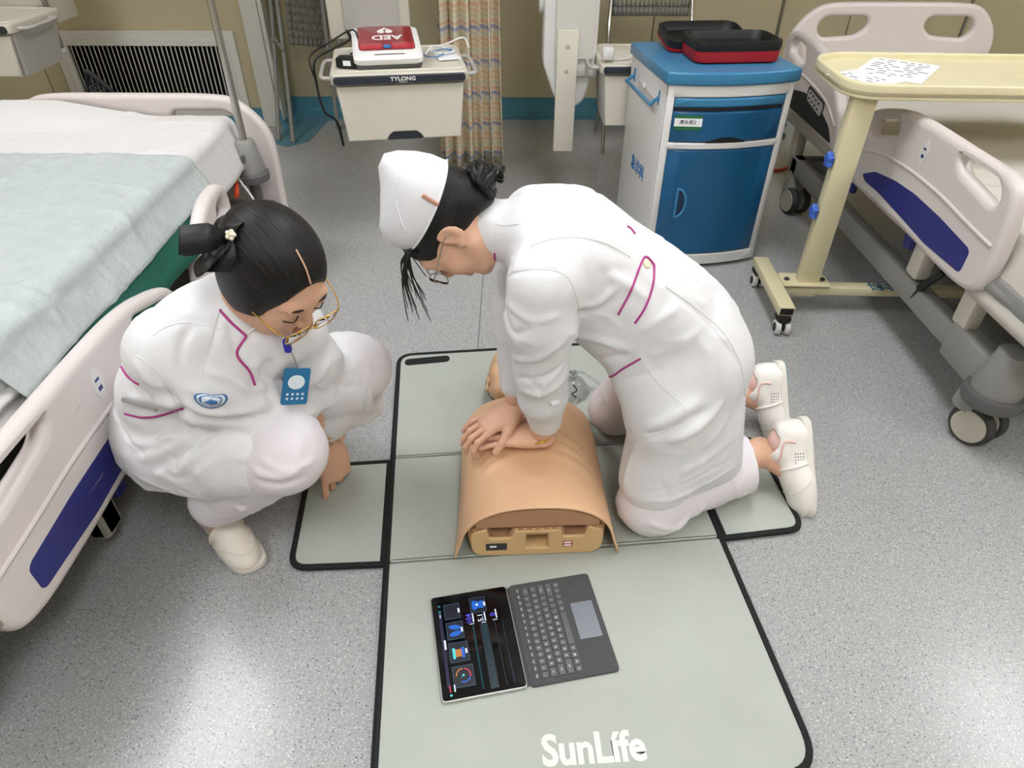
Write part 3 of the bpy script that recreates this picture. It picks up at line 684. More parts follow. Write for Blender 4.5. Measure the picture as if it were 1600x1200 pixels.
# ------------------------------------------------------------ curtain
def curtain_mat():
    m = bpy.data.materials.new('curtain'); m.use_nodes = True; nt = m.node_tree; b = nt.nodes['Principled BSDF']
    tc = nt.nodes.new('ShaderNodeTexCoord'); sp = nt.nodes.new('ShaderNodeSeparateXYZ'); nt.links.new(tc.outputs['Object'], sp.inputs[0])
    md = nt.nodes.new('ShaderNodeMath'); md.operation = 'FRACT'; ml = nt.nodes.new('ShaderNodeMath'); ml.operation = 'MULTIPLY'; ml.inputs[1].default_value = 1/.155
    nt.links.new(sp.outputs['Z'], ml.inputs[0]); nt.links.new(ml.outputs[0], md.inputs[0])
    r = nt.nodes.new('ShaderNodeValToRGB'); r.color_ramp.interpolation = 'LINEAR'; e = r.color_ramp.elements
    st = [(0, 'efe4ca'), (.10, 'e6c3a4'), (.17, 'f0e4ca'), (.26, 'dadcc4'), (.33, 'f0e6ce'), (.42, 'a9adc6'), (.47, 'a9adc6'), (.50, 'f0e6ce'), (.60, 'e6c1a2'), (.68, 'f0e6ce'), (.78, 'd9dbc2'), (.86, 'efe4ca'), (.93, 'e7caa8'), (1, 'efe4ca')]
    while len(e) < len(st): e.new(.5)
    for i, (p, c) in enumerate(st): e[i].position = p; e[i].color = lin(c)
    nt.links.new(md.outputs[0], r.inputs['Fac'])
    n = nt.nodes.new('ShaderNodeTexNoise'); n.inputs['Scale'].default_value = 1; mp = nt.nodes.new('ShaderNodeMapping'); mp.inputs['Scale'].default_value = (140, 140, 25)
    nt.links.new(tc.outputs['Object'], mp.inputs[0]); nt.links.new(mp.outputs[0], n.inputs['Vector'])
    mx = nt.nodes.new('ShaderNodeMixRGB'); mx.blend_type = 'OVERLAY'; mx.inputs[0].default_value = .18
    nt.links.new(r.outputs[0], mx.inputs[1]); nt.links.new(n.outputs['Fac'], mx.inputs[2]); nt.links.new(mx.outputs[0], b.inputs['Base Color'])
    b.inputs['Roughness'].default_value = .85; MATS['curtain'] = m
curtain_mat()
nx, nz = 90, 40; V = []
for i in range(nx+1):
    u = i/nx
    for j in range(nz+1):
        z = .02+2.6*j/nz; s = 1+.10*math.exp(-z*1.5)
        x = -.225 + (u-.5)*.31*s + .010*math.sin(u*41+z*.8)
        y = 3.66 + .042*s*math.sin(u*36+.5*math.sin(z*1.3)) + .016*math.sin(u*71+2)
        V.append((x, y, z + (.012*math.sin(u*20) if j == 0 else 0)))
ct = mk('privacy_curtain', V, [(i*(nz+1)+j, (i+1)*(nz+1)+j, (i+1)*(nz+1)+j+1, i*(nz+1)+j+1) for i in range(nx) for j in range(nz)], 'curtain', ang=180)
ct.modifiers.new('s', 'SOLIDIFY').thickness = .003
tag(ct, 'gathered plaid curtain in cream, orange and blue hanging behind the pendant shelf', 'curtain')

# ------------------------------------------------------------ folding chairs
def perforated(name, M, w, h, parent, m, nx=12, nz=7, curve=.02):
    """curved plastic panel with slots, real holes by leaving cells out"""
    V = []; Fc = []
    def add_quad(x0, x1, z0, z1):
        k = len(V)
        for x, z in ((x0, z0), (x1, z0), (x1, z1), (x0, z1)): V.append(M @ Vector((x, -curve*(1-(2*x/w)**2), z)))
        Fc.append((k, k+1, k+2, k+3))
    cw, chh = w/nx, h/nz
    for i in range(nx):
        for j in range(nz):
            x0 = -w/2+i*cw; z0 = j*chh
            edge = i in (0, nx-1) or j in (0, nz-1)
            if edge: add_quad(x0, x0+cw, z0, z0+chh)
            else:
                a, c = cw*.3, chh*.2
                add_quad(x0, x0+a, z0, z0+chh); add_quad(x0+cw-a, x0+cw, z0, z0+chh)
                add_quad(x0+a, x0+cw-a, z0, z0+c); add_quad(x0+a, x0+cw-a, z0+chh-c, z0+chh)
    o = mk(name, V, Fc, m, parent)
    md = o.modifiers.new('s', 'SOLIDIFY'); md.thickness = .006
    return o
mat('chair_plastic', '77776f', .5)
fc = thing('folding_chair', 'grey folded chair leaning against the wall in the alcove at left', 'folding chair', (-1.22, 4.22, 0), 0)
for (a, b_, c) in (((-.19, -.14, .012), (-.175, .08, .50), (-.16, .20, .95)), ((-.09, -.19, .012), (-.105, .0, .48), (-.125, .16, .92))):
    B().tube(smoothpath([a, b_, c], 8), .0125, 10).out('leg', 'grey_paint', fc)
    B().box((a[0], a[1], .012), (.03, .035, .022), .006).out('foot_cap', 'grey_paint', fc)
B().tube([(-.17, .07, .52), (-.105, .0, .46)], .008, 8).out('link', 'grey_paint', fc)
for q in ((-.173, .075, .51), (-.104, .0, .46), (-.115, .06, .60)): B().cyl((q[0], q[1]-.02, q[2]), (q[0], q[1]+.01, q[2]), .012, 12).out('rivet', 'steel', fc)
perforated('backrest', Matrix.Translation((.02, .12, .46)) @ Matrix.Rotation(-.30, 4, 'X') @ Matrix.Rotation(.75, 4, 'Z'), .26, .40, fc, 'chair_plastic', 9, 10)
for (a, c) in (((.13, .04, .012), (.11, .22, .92)), ((.20, .08, .012), (.16, .28, .95))): B().tube([a, c], .0125, 10).out('leg', 'grey_paint', fc)
f2 = thing('folding_chair', 'grey chair with slotted plastic backrest standing by the back wall behind the pendant', 'folding chair', (.75, 4.05, 0), 0)
perforated('backrest', Matrix.Translation((0, .10, .66)) @ Matrix.Rotation(-.18, 4, 'X'), .42, .26, f2, 'chair_plastic', 18, 6, .05)
for s in (-1, 1):
    B().tube(smoothpath([(s*.24, -.22, .012), (s*.235, -.06, .42), (s*.225, .08, .64), (s*.21, .16, .95)], 6), .011, 10).out('leg', 'steel', f2)
    B().tube([(s*.24, .20, .012), (s*.24, -.06, .42)], .011, 10).out('leg', 'steel', f2)
B().box((0, -.05, .43), (.44, .40, .03), .014).out('seat', 'chair_plastic', f2)
# black mesh chair behind the left bed
mc = thing('mesh_chair', 'black mesh chair back peeking over the head of the left bed', 'chair', (-1.80, 2.95, .05), .2)
mc.scale = (.42, 1, 1.03)
mb = plate('back_frame', [rpoly([(-.04, .36), (.36, .36), (.30, .50), (.10, .60)], .04), rpoly([(.0, .385), (.33, .385), (.28, .485), (.105, .57)], .03)], .024, .008, 'dark', mc, Matrix.Rotation(PI/2, 4, 'X'))
b = B()
for i in range(24): b.cyl((.03+.28*i/23, 0, .38), (.09+.20*i/23, 0, .57-.09*i/23), .0022, 5)
for j in range(11): b.cyl((.01+.009*j, 0, .39+.015*j), (.33-.005*j, 0, .39+.010*j), .0022, 5)
b.out('mesh', 'dark', mc)
B().box((.18, -.18, .42), (.42, .36, .05), .02).out('seat', 'dark', mc)
for x in (.0, .37):
    for y in (-.33, .0): B().cyl((x, y, .40), (x, y, -.05), .012, 8).out('leg', 'dark', mc)
# cables on the floor behind the bed and on the left bed
tag(B().tube(smoothpath([(1.36, 3.62, .008), (1.44, 3.60, .008), (1.56, 3.66, .008), (1.75, 3.63, .008)], 6), .008, 8).out('orange_cable', 'orange'), 'orange cable on the floor behind the head of the right bed', 'cable')
tag(B().tube(smoothpath([(-1.01, 2.36, .50), (-.985, 2.34, .44), (-.93, 2.30, .37), (-.88, 2.22, .30), (-.86, 2.15, .16), (-.86, 2.1, .02)], 8), .0045, 8).out('call_cable', 'cable_white'), 'thin white cable hanging beside the drip pole socket of the left bed', 'cable')
tag(B().tube(smoothpath([(-1.02, 2.40, .47), (-.98, 2.30, .43), (-.955, 2.22, .42)], 6), .008, 8).out('release_cord', 'orange'), 'short orange release lever at the head corner of the left bed', 'lever')

# ------------------------------------------------------------ training mat
mat('mat_cloth', 'aeb3aa', .7, noise=(6, .035), bump=(9, .35, .012)); mat('binding', '101113', .8)
mat('mat_print', 'e4e5df', .7)
MAT_A = .100
cm, sm = math.cos(MAT_A), math.sin(MAT_A)
mt = thing('training_mat', 'grey folding training mat with black binding spread on the floor', 'mat', (-.298, .998, 0), MAT_A)
TH = .012; MW = .825
def mpanel(name, pts, r, nm='mat_cloth'):
    ol = rpoly(pts, r, 6)
    return plate(name, [ol], TH, .005, nm, mt, Matrix.Translation((0, 0, TH/2+.0005)), bres=2)
mpanel('mat_panel', [(0, .004), (MW, .004), (MW, .358), (0, .358)], .003)
mpanel('mat_panel', [(0, .362), (MW, .362), (MW, .868), (0, .858)], [.003, .003, .05, .05])
mpanel('mat_panel', [(0, -.545), (MW, -.545), (MW, 0), (0, 0)], [.07, .07, .003, .003])
mpanel('mat_flap', [(-.225, .012), (-.008, .0), (-.008, .345), (-.225, .345)], [.04, .003, .003, .03])
mpanel('mat_flap', [(MW+.008, .0), (MW+.215, .012), (MW+.215, .345), (MW+.008, .345)], [.003, .04, .03, .003])
def bind(pts, r, closed=True):
    P = rpoly(pts, r, 7)
    B().tube([(x, y, .0085) for x, y in P], .0085, 8, closed=closed).out('binding', 'binding', mt)
bind([(0, -.545), (MW, -.545), (MW, .868), (0, .858)], [.07, .07, .05, .05])
bind([(-.228, .010), (-.010, .0), (-.010, .347), (-.228, .347)], [.04, .003, .003, .03])
bind([(MW+.010, .0), (MW+.218, .010), (MW+.218, .347), (MW+.010, .347)], [.003, .04, .03, .003])
plate('handle_slot', [rpoly([(.02, .795), (.17, .805), (.17, .84), (.02, .83)], .017)], .002, 0, 'binding', mt, Matrix.Translation((0, 0, TH+.001)))
text('lettering', 'SunLífe', .078, 'mat_print', mt, Matrix.Translation((.412, -.468, TH+.001)) @ Matrix.Rotation(-.04, 4, 'Z'), bold=.0025, sx=.88)

# ------------------------------------------------------------ tablet with keyboard cover
mat('glass_black', '04050a', .06, spec=.6); mat('alu', 'c9c9c7', .3, metal=.6); mat('kb', '4a4a4b', .8, bump=(400, .2, .001), noise=(80, .05))
mat('key', '5c5e62', .5); mat('trackpad', '7d828b', .35)
def glow(n, c, s): return mat(n, '000000', .4, emit=(c, s))
glow('ui_cyan', '1f8f9c', .55); glow('ui_line', '3f6f8f', .4); glow('ui_blue', '1466d0', .7); glow('ui_white', 'd8e4ff', .8); glow('ui_violet', '5a52e8', .8)
glow('ui_orange', 'd88a3a', .6); glow('ui_red', 'd83a5c', .6); glow('ui_navy', '14124a', .5); glow('ui_aqua', '49d6e0', .8); glow('ui_dark', '070b22', .5); glow('ui_teal', '17505c', .5)
TZ = TH+.001
tb = thing('tablet_computer', 'tablet with attached grey keyboard cover lying open on the mat', 'tablet', (-.136, .656, TZ), .196)
body = plate('tablet_body', [rpoly([(0, 0), (.175, 0), (.175, .245), (0, .245)], .009)], .009, .002, 'alu', tb, Matrix.Translation((0, 0, .0045)))
scr = plate('screen', [rpoly([(.002, .002), (.173, .002), (.173, .243), (.002, .243)], .008)], .0012, .0003, 'glass_black', tb, Matrix.Translation((0, 0, .0092)))
zs = .0099
def S(a, b): return (b*.175, a*.245)          # screen fraction -> local xy
def ui(name, pts, m, z=0): return plate(name, [[S(a, b) for a, b in L] for L in pts], .0001, 0, m, scr, Matrix.Translation((0, 0, zs+z)))
def uitext(s, size, a, b, m): 
    x, y = S(a, b); return text('screen_text', s, size, m, scr, frame((x, y, zs+.0002), (0, 1, 0), (-1, 0, 0)), th=.00005, bold=.0001)
def box(a, b, da, db): return [(a-da, b-db), (a+da, b-db), (a+da, b+db), (a-da, b+db)]
def frm(a, b, da, db, m='ui_line', fill='ui_dark'):
    ui('screen_panel', [box(a, b, da, db)], fill); ui('screen_frame', [box(a, b, da, db), box(a, b, da-.005, db-.007)], m, .0001)
frm(.192, .285, .095, .125); frm(.415, .274, .092, .115); frm(.624, .261, .085, .105); frm(.819, .254, .078, .10); frm(.843, .591, .078, .10)
for (a, b) in ((.415, .36), (.624, .345), (.819, .34), (.843, .675)): ui('screen_caption', [box(a, b, .022, .012)], 'ui_white', .0002)
# lungs, torso, coil and gauge pictures
def ell(a, b, ra, rb, n=18, ph=0): return [(a+ra*math.cos(2*PI*k/n)*math.cos(ph)-rb*math.sin(2*PI*k/n)*math.sin(ph), b+ra*math.cos(2*PI*k/n)*math.sin(ph)+rb*math.sin(2*PI*k/n)*math.cos(ph)) for k in range(n)]
for s in (-1, 1): ui('lung_picture', [ell(.624+s*.032, .262, .024, .078, 18, s*.12)], 'ui_blue', .0002)
ui('torso_picture', [[(.79, .535), (.81, .515), (.875, .515), (.895, .535), (.875, .60), (.885, .66), (.80, .66), (.81, .60)]], 'ui_blue', .0002)
ui('torso_mark', [ell(.845, .58, .012, .017)], 'ui_white', .0003)
ui('coil_picture', [box(.405, .265, .035, .045)], 'ui_orange', .0002)
ui('coil_picture', [box(.405, .21, .05, .016)], 'ui_aqua', .0003); ui('coil_picture', [box(.405, .32, .05, .018)], 'ui_blue', .0003)
def arc(t0, t1, r, w_): 
    T = [t0+(t1-t0)*k/14 for k in range(15)]
    return [(.20+r*math.cos(t), .285+r*1.4*math.sin(t)) for t in T] + [(.20+(r-w_)*math.cos(t), .285+(r-w_)*1.4*math.sin(t)) for t in T[::-1]]
ui('gauge_arc', [arc(2.0, 3.6, .065, .012)], 'ui_blue', .0002); ui('gauge_arc', [arc(.2, 1.9, .065, .012)], 'ui_red', .0002); ui('gauge_arc', [arc(-1.6, .0, .065, .010)], 'ui_orange', .0002)
ui('gauge_needle', [[(.205, .29), (.195, .28), (.165, .235)]], 'ui_aqua', .0003); ui('gauge_needle', [ell(.20, .285, .010, .014)], 'ui_aqua', .0003)
uitext('104', .017, .714, .455, 'ui_violet'); uitext('5.1', .017, .708, .60, 'ui_white'); uitext('0', .017, .72, .76, 'ui_violet')
for (a, b) in ((.72, .505), (.715, .655), (.725, .80)): ui('screen_caption', [box(a, b, .045, .008)], 'ui_white'); ui('screen_caption', [box(a-.06, b-.025, .003, .03)], 'ui_white')
ui('title_icon', [box(.50, .118, .045, .012)], 'ui_white', .0002)
ui('title_bar', [box(.47, .10, .36, .018)], 'ui_navy'); ui('title_icon', [[(.88, .08), (.905, .10), (.88, .12)]], 'ui_cyan', .0002); ui('title_icon', [box(.83, .10, .012, .014)], 'ui_cyan', .0002); ui('title_icon', [box(.785, .10, .016, .006)], 'ui_white', .0002)
ui('title_icon', [ell(.045, .115, .010, .014)], 'ui_aqua', .0002); ui('title_icon', [box(.10, .112, .03, .008)], 'ui_red', .0002); ui('title_icon', [box(.10, .165, .03, .008)], 'ui_white', .0002)
b = B()
def trace(a0, a1, b0, amp, n, m, wv=.0022):
    P = []
    for k in range(n+1):
        a = a0+(a1-a0)*k/n; P.append((*S(a, b0+amp*(1 if k % 2 else -1)), zs+.0002))
    B().tube(P, .00035, 4).out('trace', m, scr)
trace(.64, .05, .49, .012, 60, 'ui_cyan'); trace(.64, .05, .625, .040, 44, 'ui_cyan'); trace(.66, .05, .765, .001, 4, 'ui_line'); trace(.66, .05, .86, .001, 4, 'ui_line')
ui('trace_panel', [box(.34, .625, .30, .05)], 'ui_dark', -.00005)
# keyboard cover
KX = .181
kb = plate('keyboard_cover', [rpoly([(KX, 0), (KX+.190, 0), (KX+.190, .246), (KX, .246)], .010)], .005, .0015, 'kb', tb, Matrix.Translation((0, 0, .0027)))
B().box((KX-.004, .123, .0025), (.012, .236, .0022), .0008).out('hinge_strip', 'kb', tb)
rows = [(.020, .0085, [('Esc', 1)]+[('F%d' % i, 1) for i in range(1, 13)]+[('Del', 1)]),
        (.0345, .0145, [('`', 1)]+[(c, 1) for c in '1234567890-=']+[('←', 1.6)]),
        (.0525, .0145, [('Tab', 1.4)]+[(c, 1) for c in 'QWERTYUIOP[]']+[('\\', 1.2)]),
        (.0705, .0145, [('Caps', 1.7)]+[(c, 1) for c in "ASDFGHJKL;'"]+[('Enter', 1.9)]),
        (.0885, .0145, [('Shift', 2.2)]+[(c, 1) for c in 'ZXCVBNM,./']+[('Shift', 2.4)]),
        (.1065, .0145, [('Fn', 1), ('Ctrl', 1), ('⊞', 1), ('Alt', 1), ('', 5.2), ('Alt', 1), ('‹', 1), ('›', 1), ('^', 1), ('»', 1)])]
kmesh = {}; legs = []
for x, kw, ks in rows:
    tot = sum(u for _, u in ks); y = .012; span = .222
    for s, u in ks:
        L = span*u/tot; key = (round(L, 4), kw)
        if key not in kmesh:
            o = B().box((0, 0, 0), (kw-.0005, L-.0022, .0024), .0008, seg=1).out('key', 'key', kb); kmesh[key] = o.data
        else:
            o = bpy.data.objects.new('key', kmesh[key]); COL.objects.link(o); o.parent = kb
        o.location = (KX+x+kw/2-.007, y+L/2, .0058)
        if s: legs.append((s, KX+x+kw/2-.007, y+L/2))
        y += L
# legends joined into one part
bm = bmesh.new()
for s, x, y in legs:
    cu = bpy.data.curves.new('t', 'FONT'); cu.body = s; cu.size = .0062 if len(s) == 1 else .0036; cu.align_x = cu.align_y = 'CENTER'; cu.resolution_u = 1; cu.offset = .0001
    me = curve_mesh(cu); me.transform(frame((x, y, .0071), (0, 1, 0), (-1, 0, 0))); bm.from_mesh(me); bpy.data.meshes.remove(me)
me = bpy.data.meshes.new('key_legends'); bm.to_mesh(me); bm.free(); mko('key_legends', me, 'paper', kb, smooth=False)
plate('trackpad', [rpoly([(KX+.128, .083), (KX+.178, .083), (KX+.178, .173), (KX+.128, .173)], .002)], .0012, .0003, 'trackpad', kb, Matrix.Translation((0, 0, .0053)))

# ------------------------------------------------------------ manikin
mat('manikin_skin', 'e6bb92', .5, noise=(5, .04)); mat('manikin_base', 'd8b481', .45); mat('manikin_plate', 'b98a68', .5)
MK = (.062, 1.018, TH+.001); MKA = .05
mn = thing('cpr_manikin', 'tan half-body resuscitation manikin lying on the mat', 'manikin', MK, MKA)
NU, NV = 60, 64
def mk_w(v): return float(np.interp(v, [0, .1, .22, .32, .38, .42, .445], [.183, .180, .180, .180, .178, .170, .160]))
def mk_h(v): return float(np.interp(v, [0, .06, .14, .22, .30, .37, .42, .445], [.172, .180, .190, .203, .208, .190, .155, .120]))
def skin_pt(u, v, off=0):
    a = PI*u; w_ = mk_w(v)+off; h = mk_h(v)+off
    ca, sa = math.cos(a), math.sin(a)
    x = -w_*math.copysign(abs(ca)**.80, ca); z = h*abs(sa)**.72
    # relief: pectorals, sternum groove, ribs, hollow of the belly, compressed patch under the hands
    if off == 0:
        top = sa**2
        z += .024*top*(math.exp(-((x-.075)**2+(v-.30)**2)/.0032) + math.exp(-((x+.075)**2+(v-.30)**2)/.0032))
        z -= .014*top*math.exp(-(x/.022)**2)*math.exp(-((v-.29)/.09)**2)
        for s in (-1, 1):
            for k in range(3):
                d = v - (.215-.028*k) + .55*(abs(x)-.06)
                z += .010*top*math.exp(-(d/.010)**2)*math.exp(-((x-s*.085)/.045)**2)
        z -= .020*top*math.exp(-((v-.15)/.045)**2)*math.exp(-(x/.07)**2)
        z -= .012*top*math.exp(-((v-.215)/.045)**2)*math.exp(-((x+.02)/.07)**2)
        z += .0065*math.exp(-((x+.004)**2+(v-.085)**2)/.00009)
    # flare of the loose edges at the bottom end
    if u < .06 or u > .94:
        k = (.06-min(u, 1-u))/.06; x += math.copysign(.012*k, x)*max(0, 1-v/.25); 
    return (x, v, max(z, .004))
V = []; 
for i in range(NU+1):
    for j in range(NV+1):
        V.append(skin_pt(i/NU, .445*j/NV))
sk = mk('skin_cover', V, [(i*(NV+1)+j, i*(NV+1)+j+1, (i+1)*(NV+1)+j+1, (i+1)*(NV+1)+j) for i in range(NU) for j in range(NV)], 'manikin_skin', mn, ang=180)
sk.modifiers.new('s', 'SOLIDIFY').thickness = .005
X2 = Matrix.Rotation(PI/2, 4, 'X')
BW = .158
bo = rpoly([(-BW, .002), (BW, .002), (BW, .085), (BW-.03, .098), (.118, .098), (.112, .066), (.062, .066), (.056, .092), (-.056, .092), (-.062, .066), (-.112, .066), (-.118, .098), (-BW+.03, .098), (-BW, .085)],
           [.05, .05, .03, .01, .008, .008, .008, .008, .008, .008, .008, .008, .01, .03], 5)
hol = rpoly([(-.026, .028), (.026, .028), (.026, .078), (-.026, .078)], .003)
plate('base_front', [bo, hol], .05, .005, 'manikin_base', mn, Matrix.Translation((0, .030, 0)) @ X2)
B().box((0, .25, .05), (.30, .36, .092), .02).out('base', 'manikin_base', mn)
plate('base_edge', [rpoly([(-BW-.006, -.001), (BW+.006, -.001), (BW+.006, .09), (-BW-.006, .09)], [.055, .055, .02, .02]), rpoly([(-BW+.004, .007), (BW-.004, .007), (BW-.004, .092), (-BW+.004, .092)], [.05, .05, .02, .02])], .012, .003, 'manikin_skin', mn, Matrix.Translation((0, .035, 0)) @ X2)
B().box((0, .058, .07), (.05, .006, .03), .002).out('socket_back', 'manikin_plate', mn)
B().cyl((0, .047, .066), (0, .057, .066), .010, 14).out('socket_plug', 'dark', mn)
co = [(-.150, .098), (-.118, .1), (-.110, .070), (-.064, .070), (-.058, .096), (.058, .096), (.064, .070), (.110, .070), (.118, .1), (.150, .098)]
top = [(.150*math.cos(PI*k/16), .098+.062*math.sin(PI*k/16)**.8) for k in range(1, 16)]
plate('chest_plate', [rpoly(co, .006, 3)+top], .06, .004, 'manikin_plate', mn, Matrix.Translation((0, .038, 0)) @ X2)
for i in range(6): B().box((-.05+.02*i, .007, .096), (.009, .004, .004), .001).out('rib_tooth', 'manikin_base', mn)
lab = plate('nameplate', [[(-.122, .026), (-.072, .026), (-.072, .050), (-.122, .050)]], .001, 0, 'charcoal', mn, Matrix.Translation((0, .0045, 0)) @ X2)
B().box((-.105, .0036, .040), (.016, .0006, .006)).out('nameplate_mark', 'paper', mn)
for z in (.046, .036): 
    plate('red_label', [[(.062, z-.005), (.084, z-.005), (.084, z+.005), (.062, z+.005)], [(.0645, z-.0035), (.0815, z-.0035), (.0815, z+.0035), (.0645, z+.0035)]], .001, 0, 'red_gloss_light', mn, Matrix.Translation((0, .0043, 0)) @ X2)
    B().box((.073, .0045, z), (.017, .0006, .007)).out('label_paper', 'paper', mn)

# ------------------------------------------------------------ bodies: smooth blended solids turned into meshes
A3 = lambda p: np.array(p, np.float32)
class Sdf:
    def __init__(s, h): s.h = h; s.ops = []
    def cap(s, a, b, r1, r2=None, k=.02, flat=None, sub=False):
        """tapered capsule; flat=(direction, factor) squashes its section along a direction"""
        a, b = A3(a), A3(b); r2 = r1 if r2 is None else r2
        def fn(P):
            ab = b-a; L = max(float(ab@ab), 1e-9); q = P-a
            t = np.clip((q@ab)/L, 0, 1)
            d = q - t[..., None]*ab
            if flat is not None:
                n = A3(flat[0]); n = n/np.linalg.norm(n); c = d@n
                d = d + (c/flat[1]-c)[..., None]*n
            r = r1+(r2-r1)*t
            return np.sqrt((d*d).sum(-1)) - r
        m = max(r1, r2)*max(1, flat[1] if flat else 1)
        s.ops.append((fn, np.minimum(a, b)-m, np.maximum(a, b)+m, k, sub)); return s
    def ell(s, c, r, k=.02, R=None, sub=False):
        c, r = A3(c), A3(r); Rm = np.eye(3, dtype=np.float32) if R is None else np.array(R, np.float32)
        def fn(P):
            q = (P-c)@Rm; k0 = np.sqrt(((q/r)**2).sum(-1)); k1 = np.sqrt(((q/(r*r))**2).sum(-1))+1e-9
            return k0*(k0-1)/k1
        m = float(r.max()); s.ops.append((fn, c-m, c+m, k, sub)); return s
    def plane(s, p, n, k=.004):
        """cut away the side the normal points to"""
        p, n = A3(p), A3(n); n = n/np.linalg.norm(n)
        s.ops.append((lambda P: (P-p)@n, None, None, k, 'cut')); return s
    def chain(s, pts, rs, k=.02, flat=None):
        for i in range(len(pts)-1): s.cap(pts[i], pts[i+1], rs[i], rs[i+1], k, flat)
        return s
    def build(s):
        h = s.h; pos = [o for o in s.ops if o[4] is False]
        lo = np.min([o[1] for o in pos], 0)-4*h; hi = np.max([o[2] for o in pos], 0)+4*h
        n = np.ceil((hi-lo)/h).astype(int)+1
        ax = [lo[i]+h*np.arange(n[i], dtype=np.float32) for i in range(3)]
        v = np.ones(tuple(n), np.float32)
        for fn, a, b, k, mode in s.ops:
            if a is None: i0, i1 = np.zeros(3, int), n
            else:
                m = k+4*h
                i0 = np.clip(np.floor((a-m-lo)/h).astype(int), 0, n); i1 = np.clip(np.ceil((b+m-lo)/h).astype(int)+1, 0, n)
                if (i1 <= i0).any(): continue
            sl = tuple(slice(i0[i], i1[i]) for i in range(3))
            P = np.stack(np.meshgrid(*[ax[i][sl[i]] for i in range(3)], indexing='ij'), -1)
            d = fn(P).astype(np.float32); c = v[sl]
            if mode is False:
                hh = np.maximum(k-np.abs(c-d), 0)/k; v[sl] = np.minimum(c, d)-hh*hh*k*.25
            else:
                if mode is True: d = -d
                hh = np.maximum(k-np.abs(c-d), 0)/k; v[sl] = np.maximum(c, d)+hh*hh*k*.25
        s.lo, s.v = lo, v
        return s
    def mesh(s, smooth=1):
        s.build(); v, h, lo = s.v, s.h, s.lo
        ins = v < 0
        cnt = np.zeros(tuple(x-1 for x in v.shape), np.int8)
        offs = [(a, b, c) for a in (0, 1) for b in (0, 1) for c in (0, 1)]
        sh = cnt.shape
        for o in offs: cnt += ins[o[0]:o[0]+sh[0], o[1]:o[1]+sh[1], o[2]:o[2]+sh[2]]
        I = np.argwhere((cnt > 0) & (cnt < 8)); idx = -np.ones(sh, np.int32); idx[I[:, 0], I[:, 1], I[:, 2]] = np.arange(len(I))
        acc = np.zeros((len(I), 3)); num = np.zeros(len(I))
        for o in offs:
            for axx in range(3):
                if o[axx]: continue
                p = list(o); p[axx] = 1
                va = v[I[:, 0]+o[0], I[:, 1]+o[1], I[:, 2]+o[2]]; vb = v[I[:, 0]+p[0], I[:, 1]+p[1], I[:, 2]+p[2]]
                cr = (va < 0) != (vb < 0)
                t = np.where(cr, va/np.where(cr, va-vb, 1), 0)
                q = np.tile(np.array(o, float), (len(I), 1)); q[:, axx] += t
                acc += q*cr[:, None]; num += cr
        V = lo + h*(I + acc/num[:, None])
        Fs = []
        for axx in range(3):
            a0 = [slice(None)]*3; a1 = [slice(None)]*3; a0[axx] = slice(0, -1); a1[axx] = slice(1, None)
            s0, s1 = ins[tuple(a0)], ins[tuple(a1)]
            E = np.argwhere(s0 != s1); u, w_ = [(1, 2), (2, 0), (0, 1)][axx]
            E = E[(E[:, u] > 0) & (E[:, w_] > 0) & (E[:, u] < sh[u]) & (E[:, w_] < sh[w_])]
            def g(du, dw):
                Q = E.copy(); Q[:, u] += du; Q[:, w_] += dw; return idx[Q[:, 0], Q[:, 1], Q[:, 2]]
            q = np.stack([g(-1, -1), g(0, -1), g(0, 0), g(-1, 0)], 1)
            flip = ~s0[E[:, 0], E[:, 1], E[:, 2]]
            q[flip] = q[flip][:, ::-1]; Fs.append(q)
        Fq = np.concatenate(Fs); Fq = Fq[(Fq >= 0).all(1)]
        for _ in range(smooth):
            e = np.concatenate([Fq[:, [0, 1]], Fq[:, [1, 2]], Fq[:, [2, 3]], Fq[:, [3, 0]]])
            S_ = np.zeros_like(V); c = np.zeros(len(V))
            for ch in range(3): S_[:, ch] = np.bincount(e[:, 0], V[e[:, 1], ch], len(V)) + np.bincount(e[:, 1], V[e[:, 0], ch], len(V))
            c = np.bincount(e[:, 0], minlength=len(V)) + np.bincount(e[:, 1], minlength=len(V))
            V = V*.5 + .5*S_/np.maximum(c, 1)[:, None]
        return V, Fq
def normals(V, Fq):
    n = np.cross(V[Fq[:, 2]]-V[Fq[:, 0]], V[Fq[:, 3]]-V[Fq[:, 1]]); N = np.zeros_like(V)
    for k in range(4):
        for ch in range(3): N[:, ch] += np.bincount(Fq[:, k], n[:, ch], len(V))
    return N/np.maximum(np.linalg.norm(N, axis=1), 1e-12)[:, None]
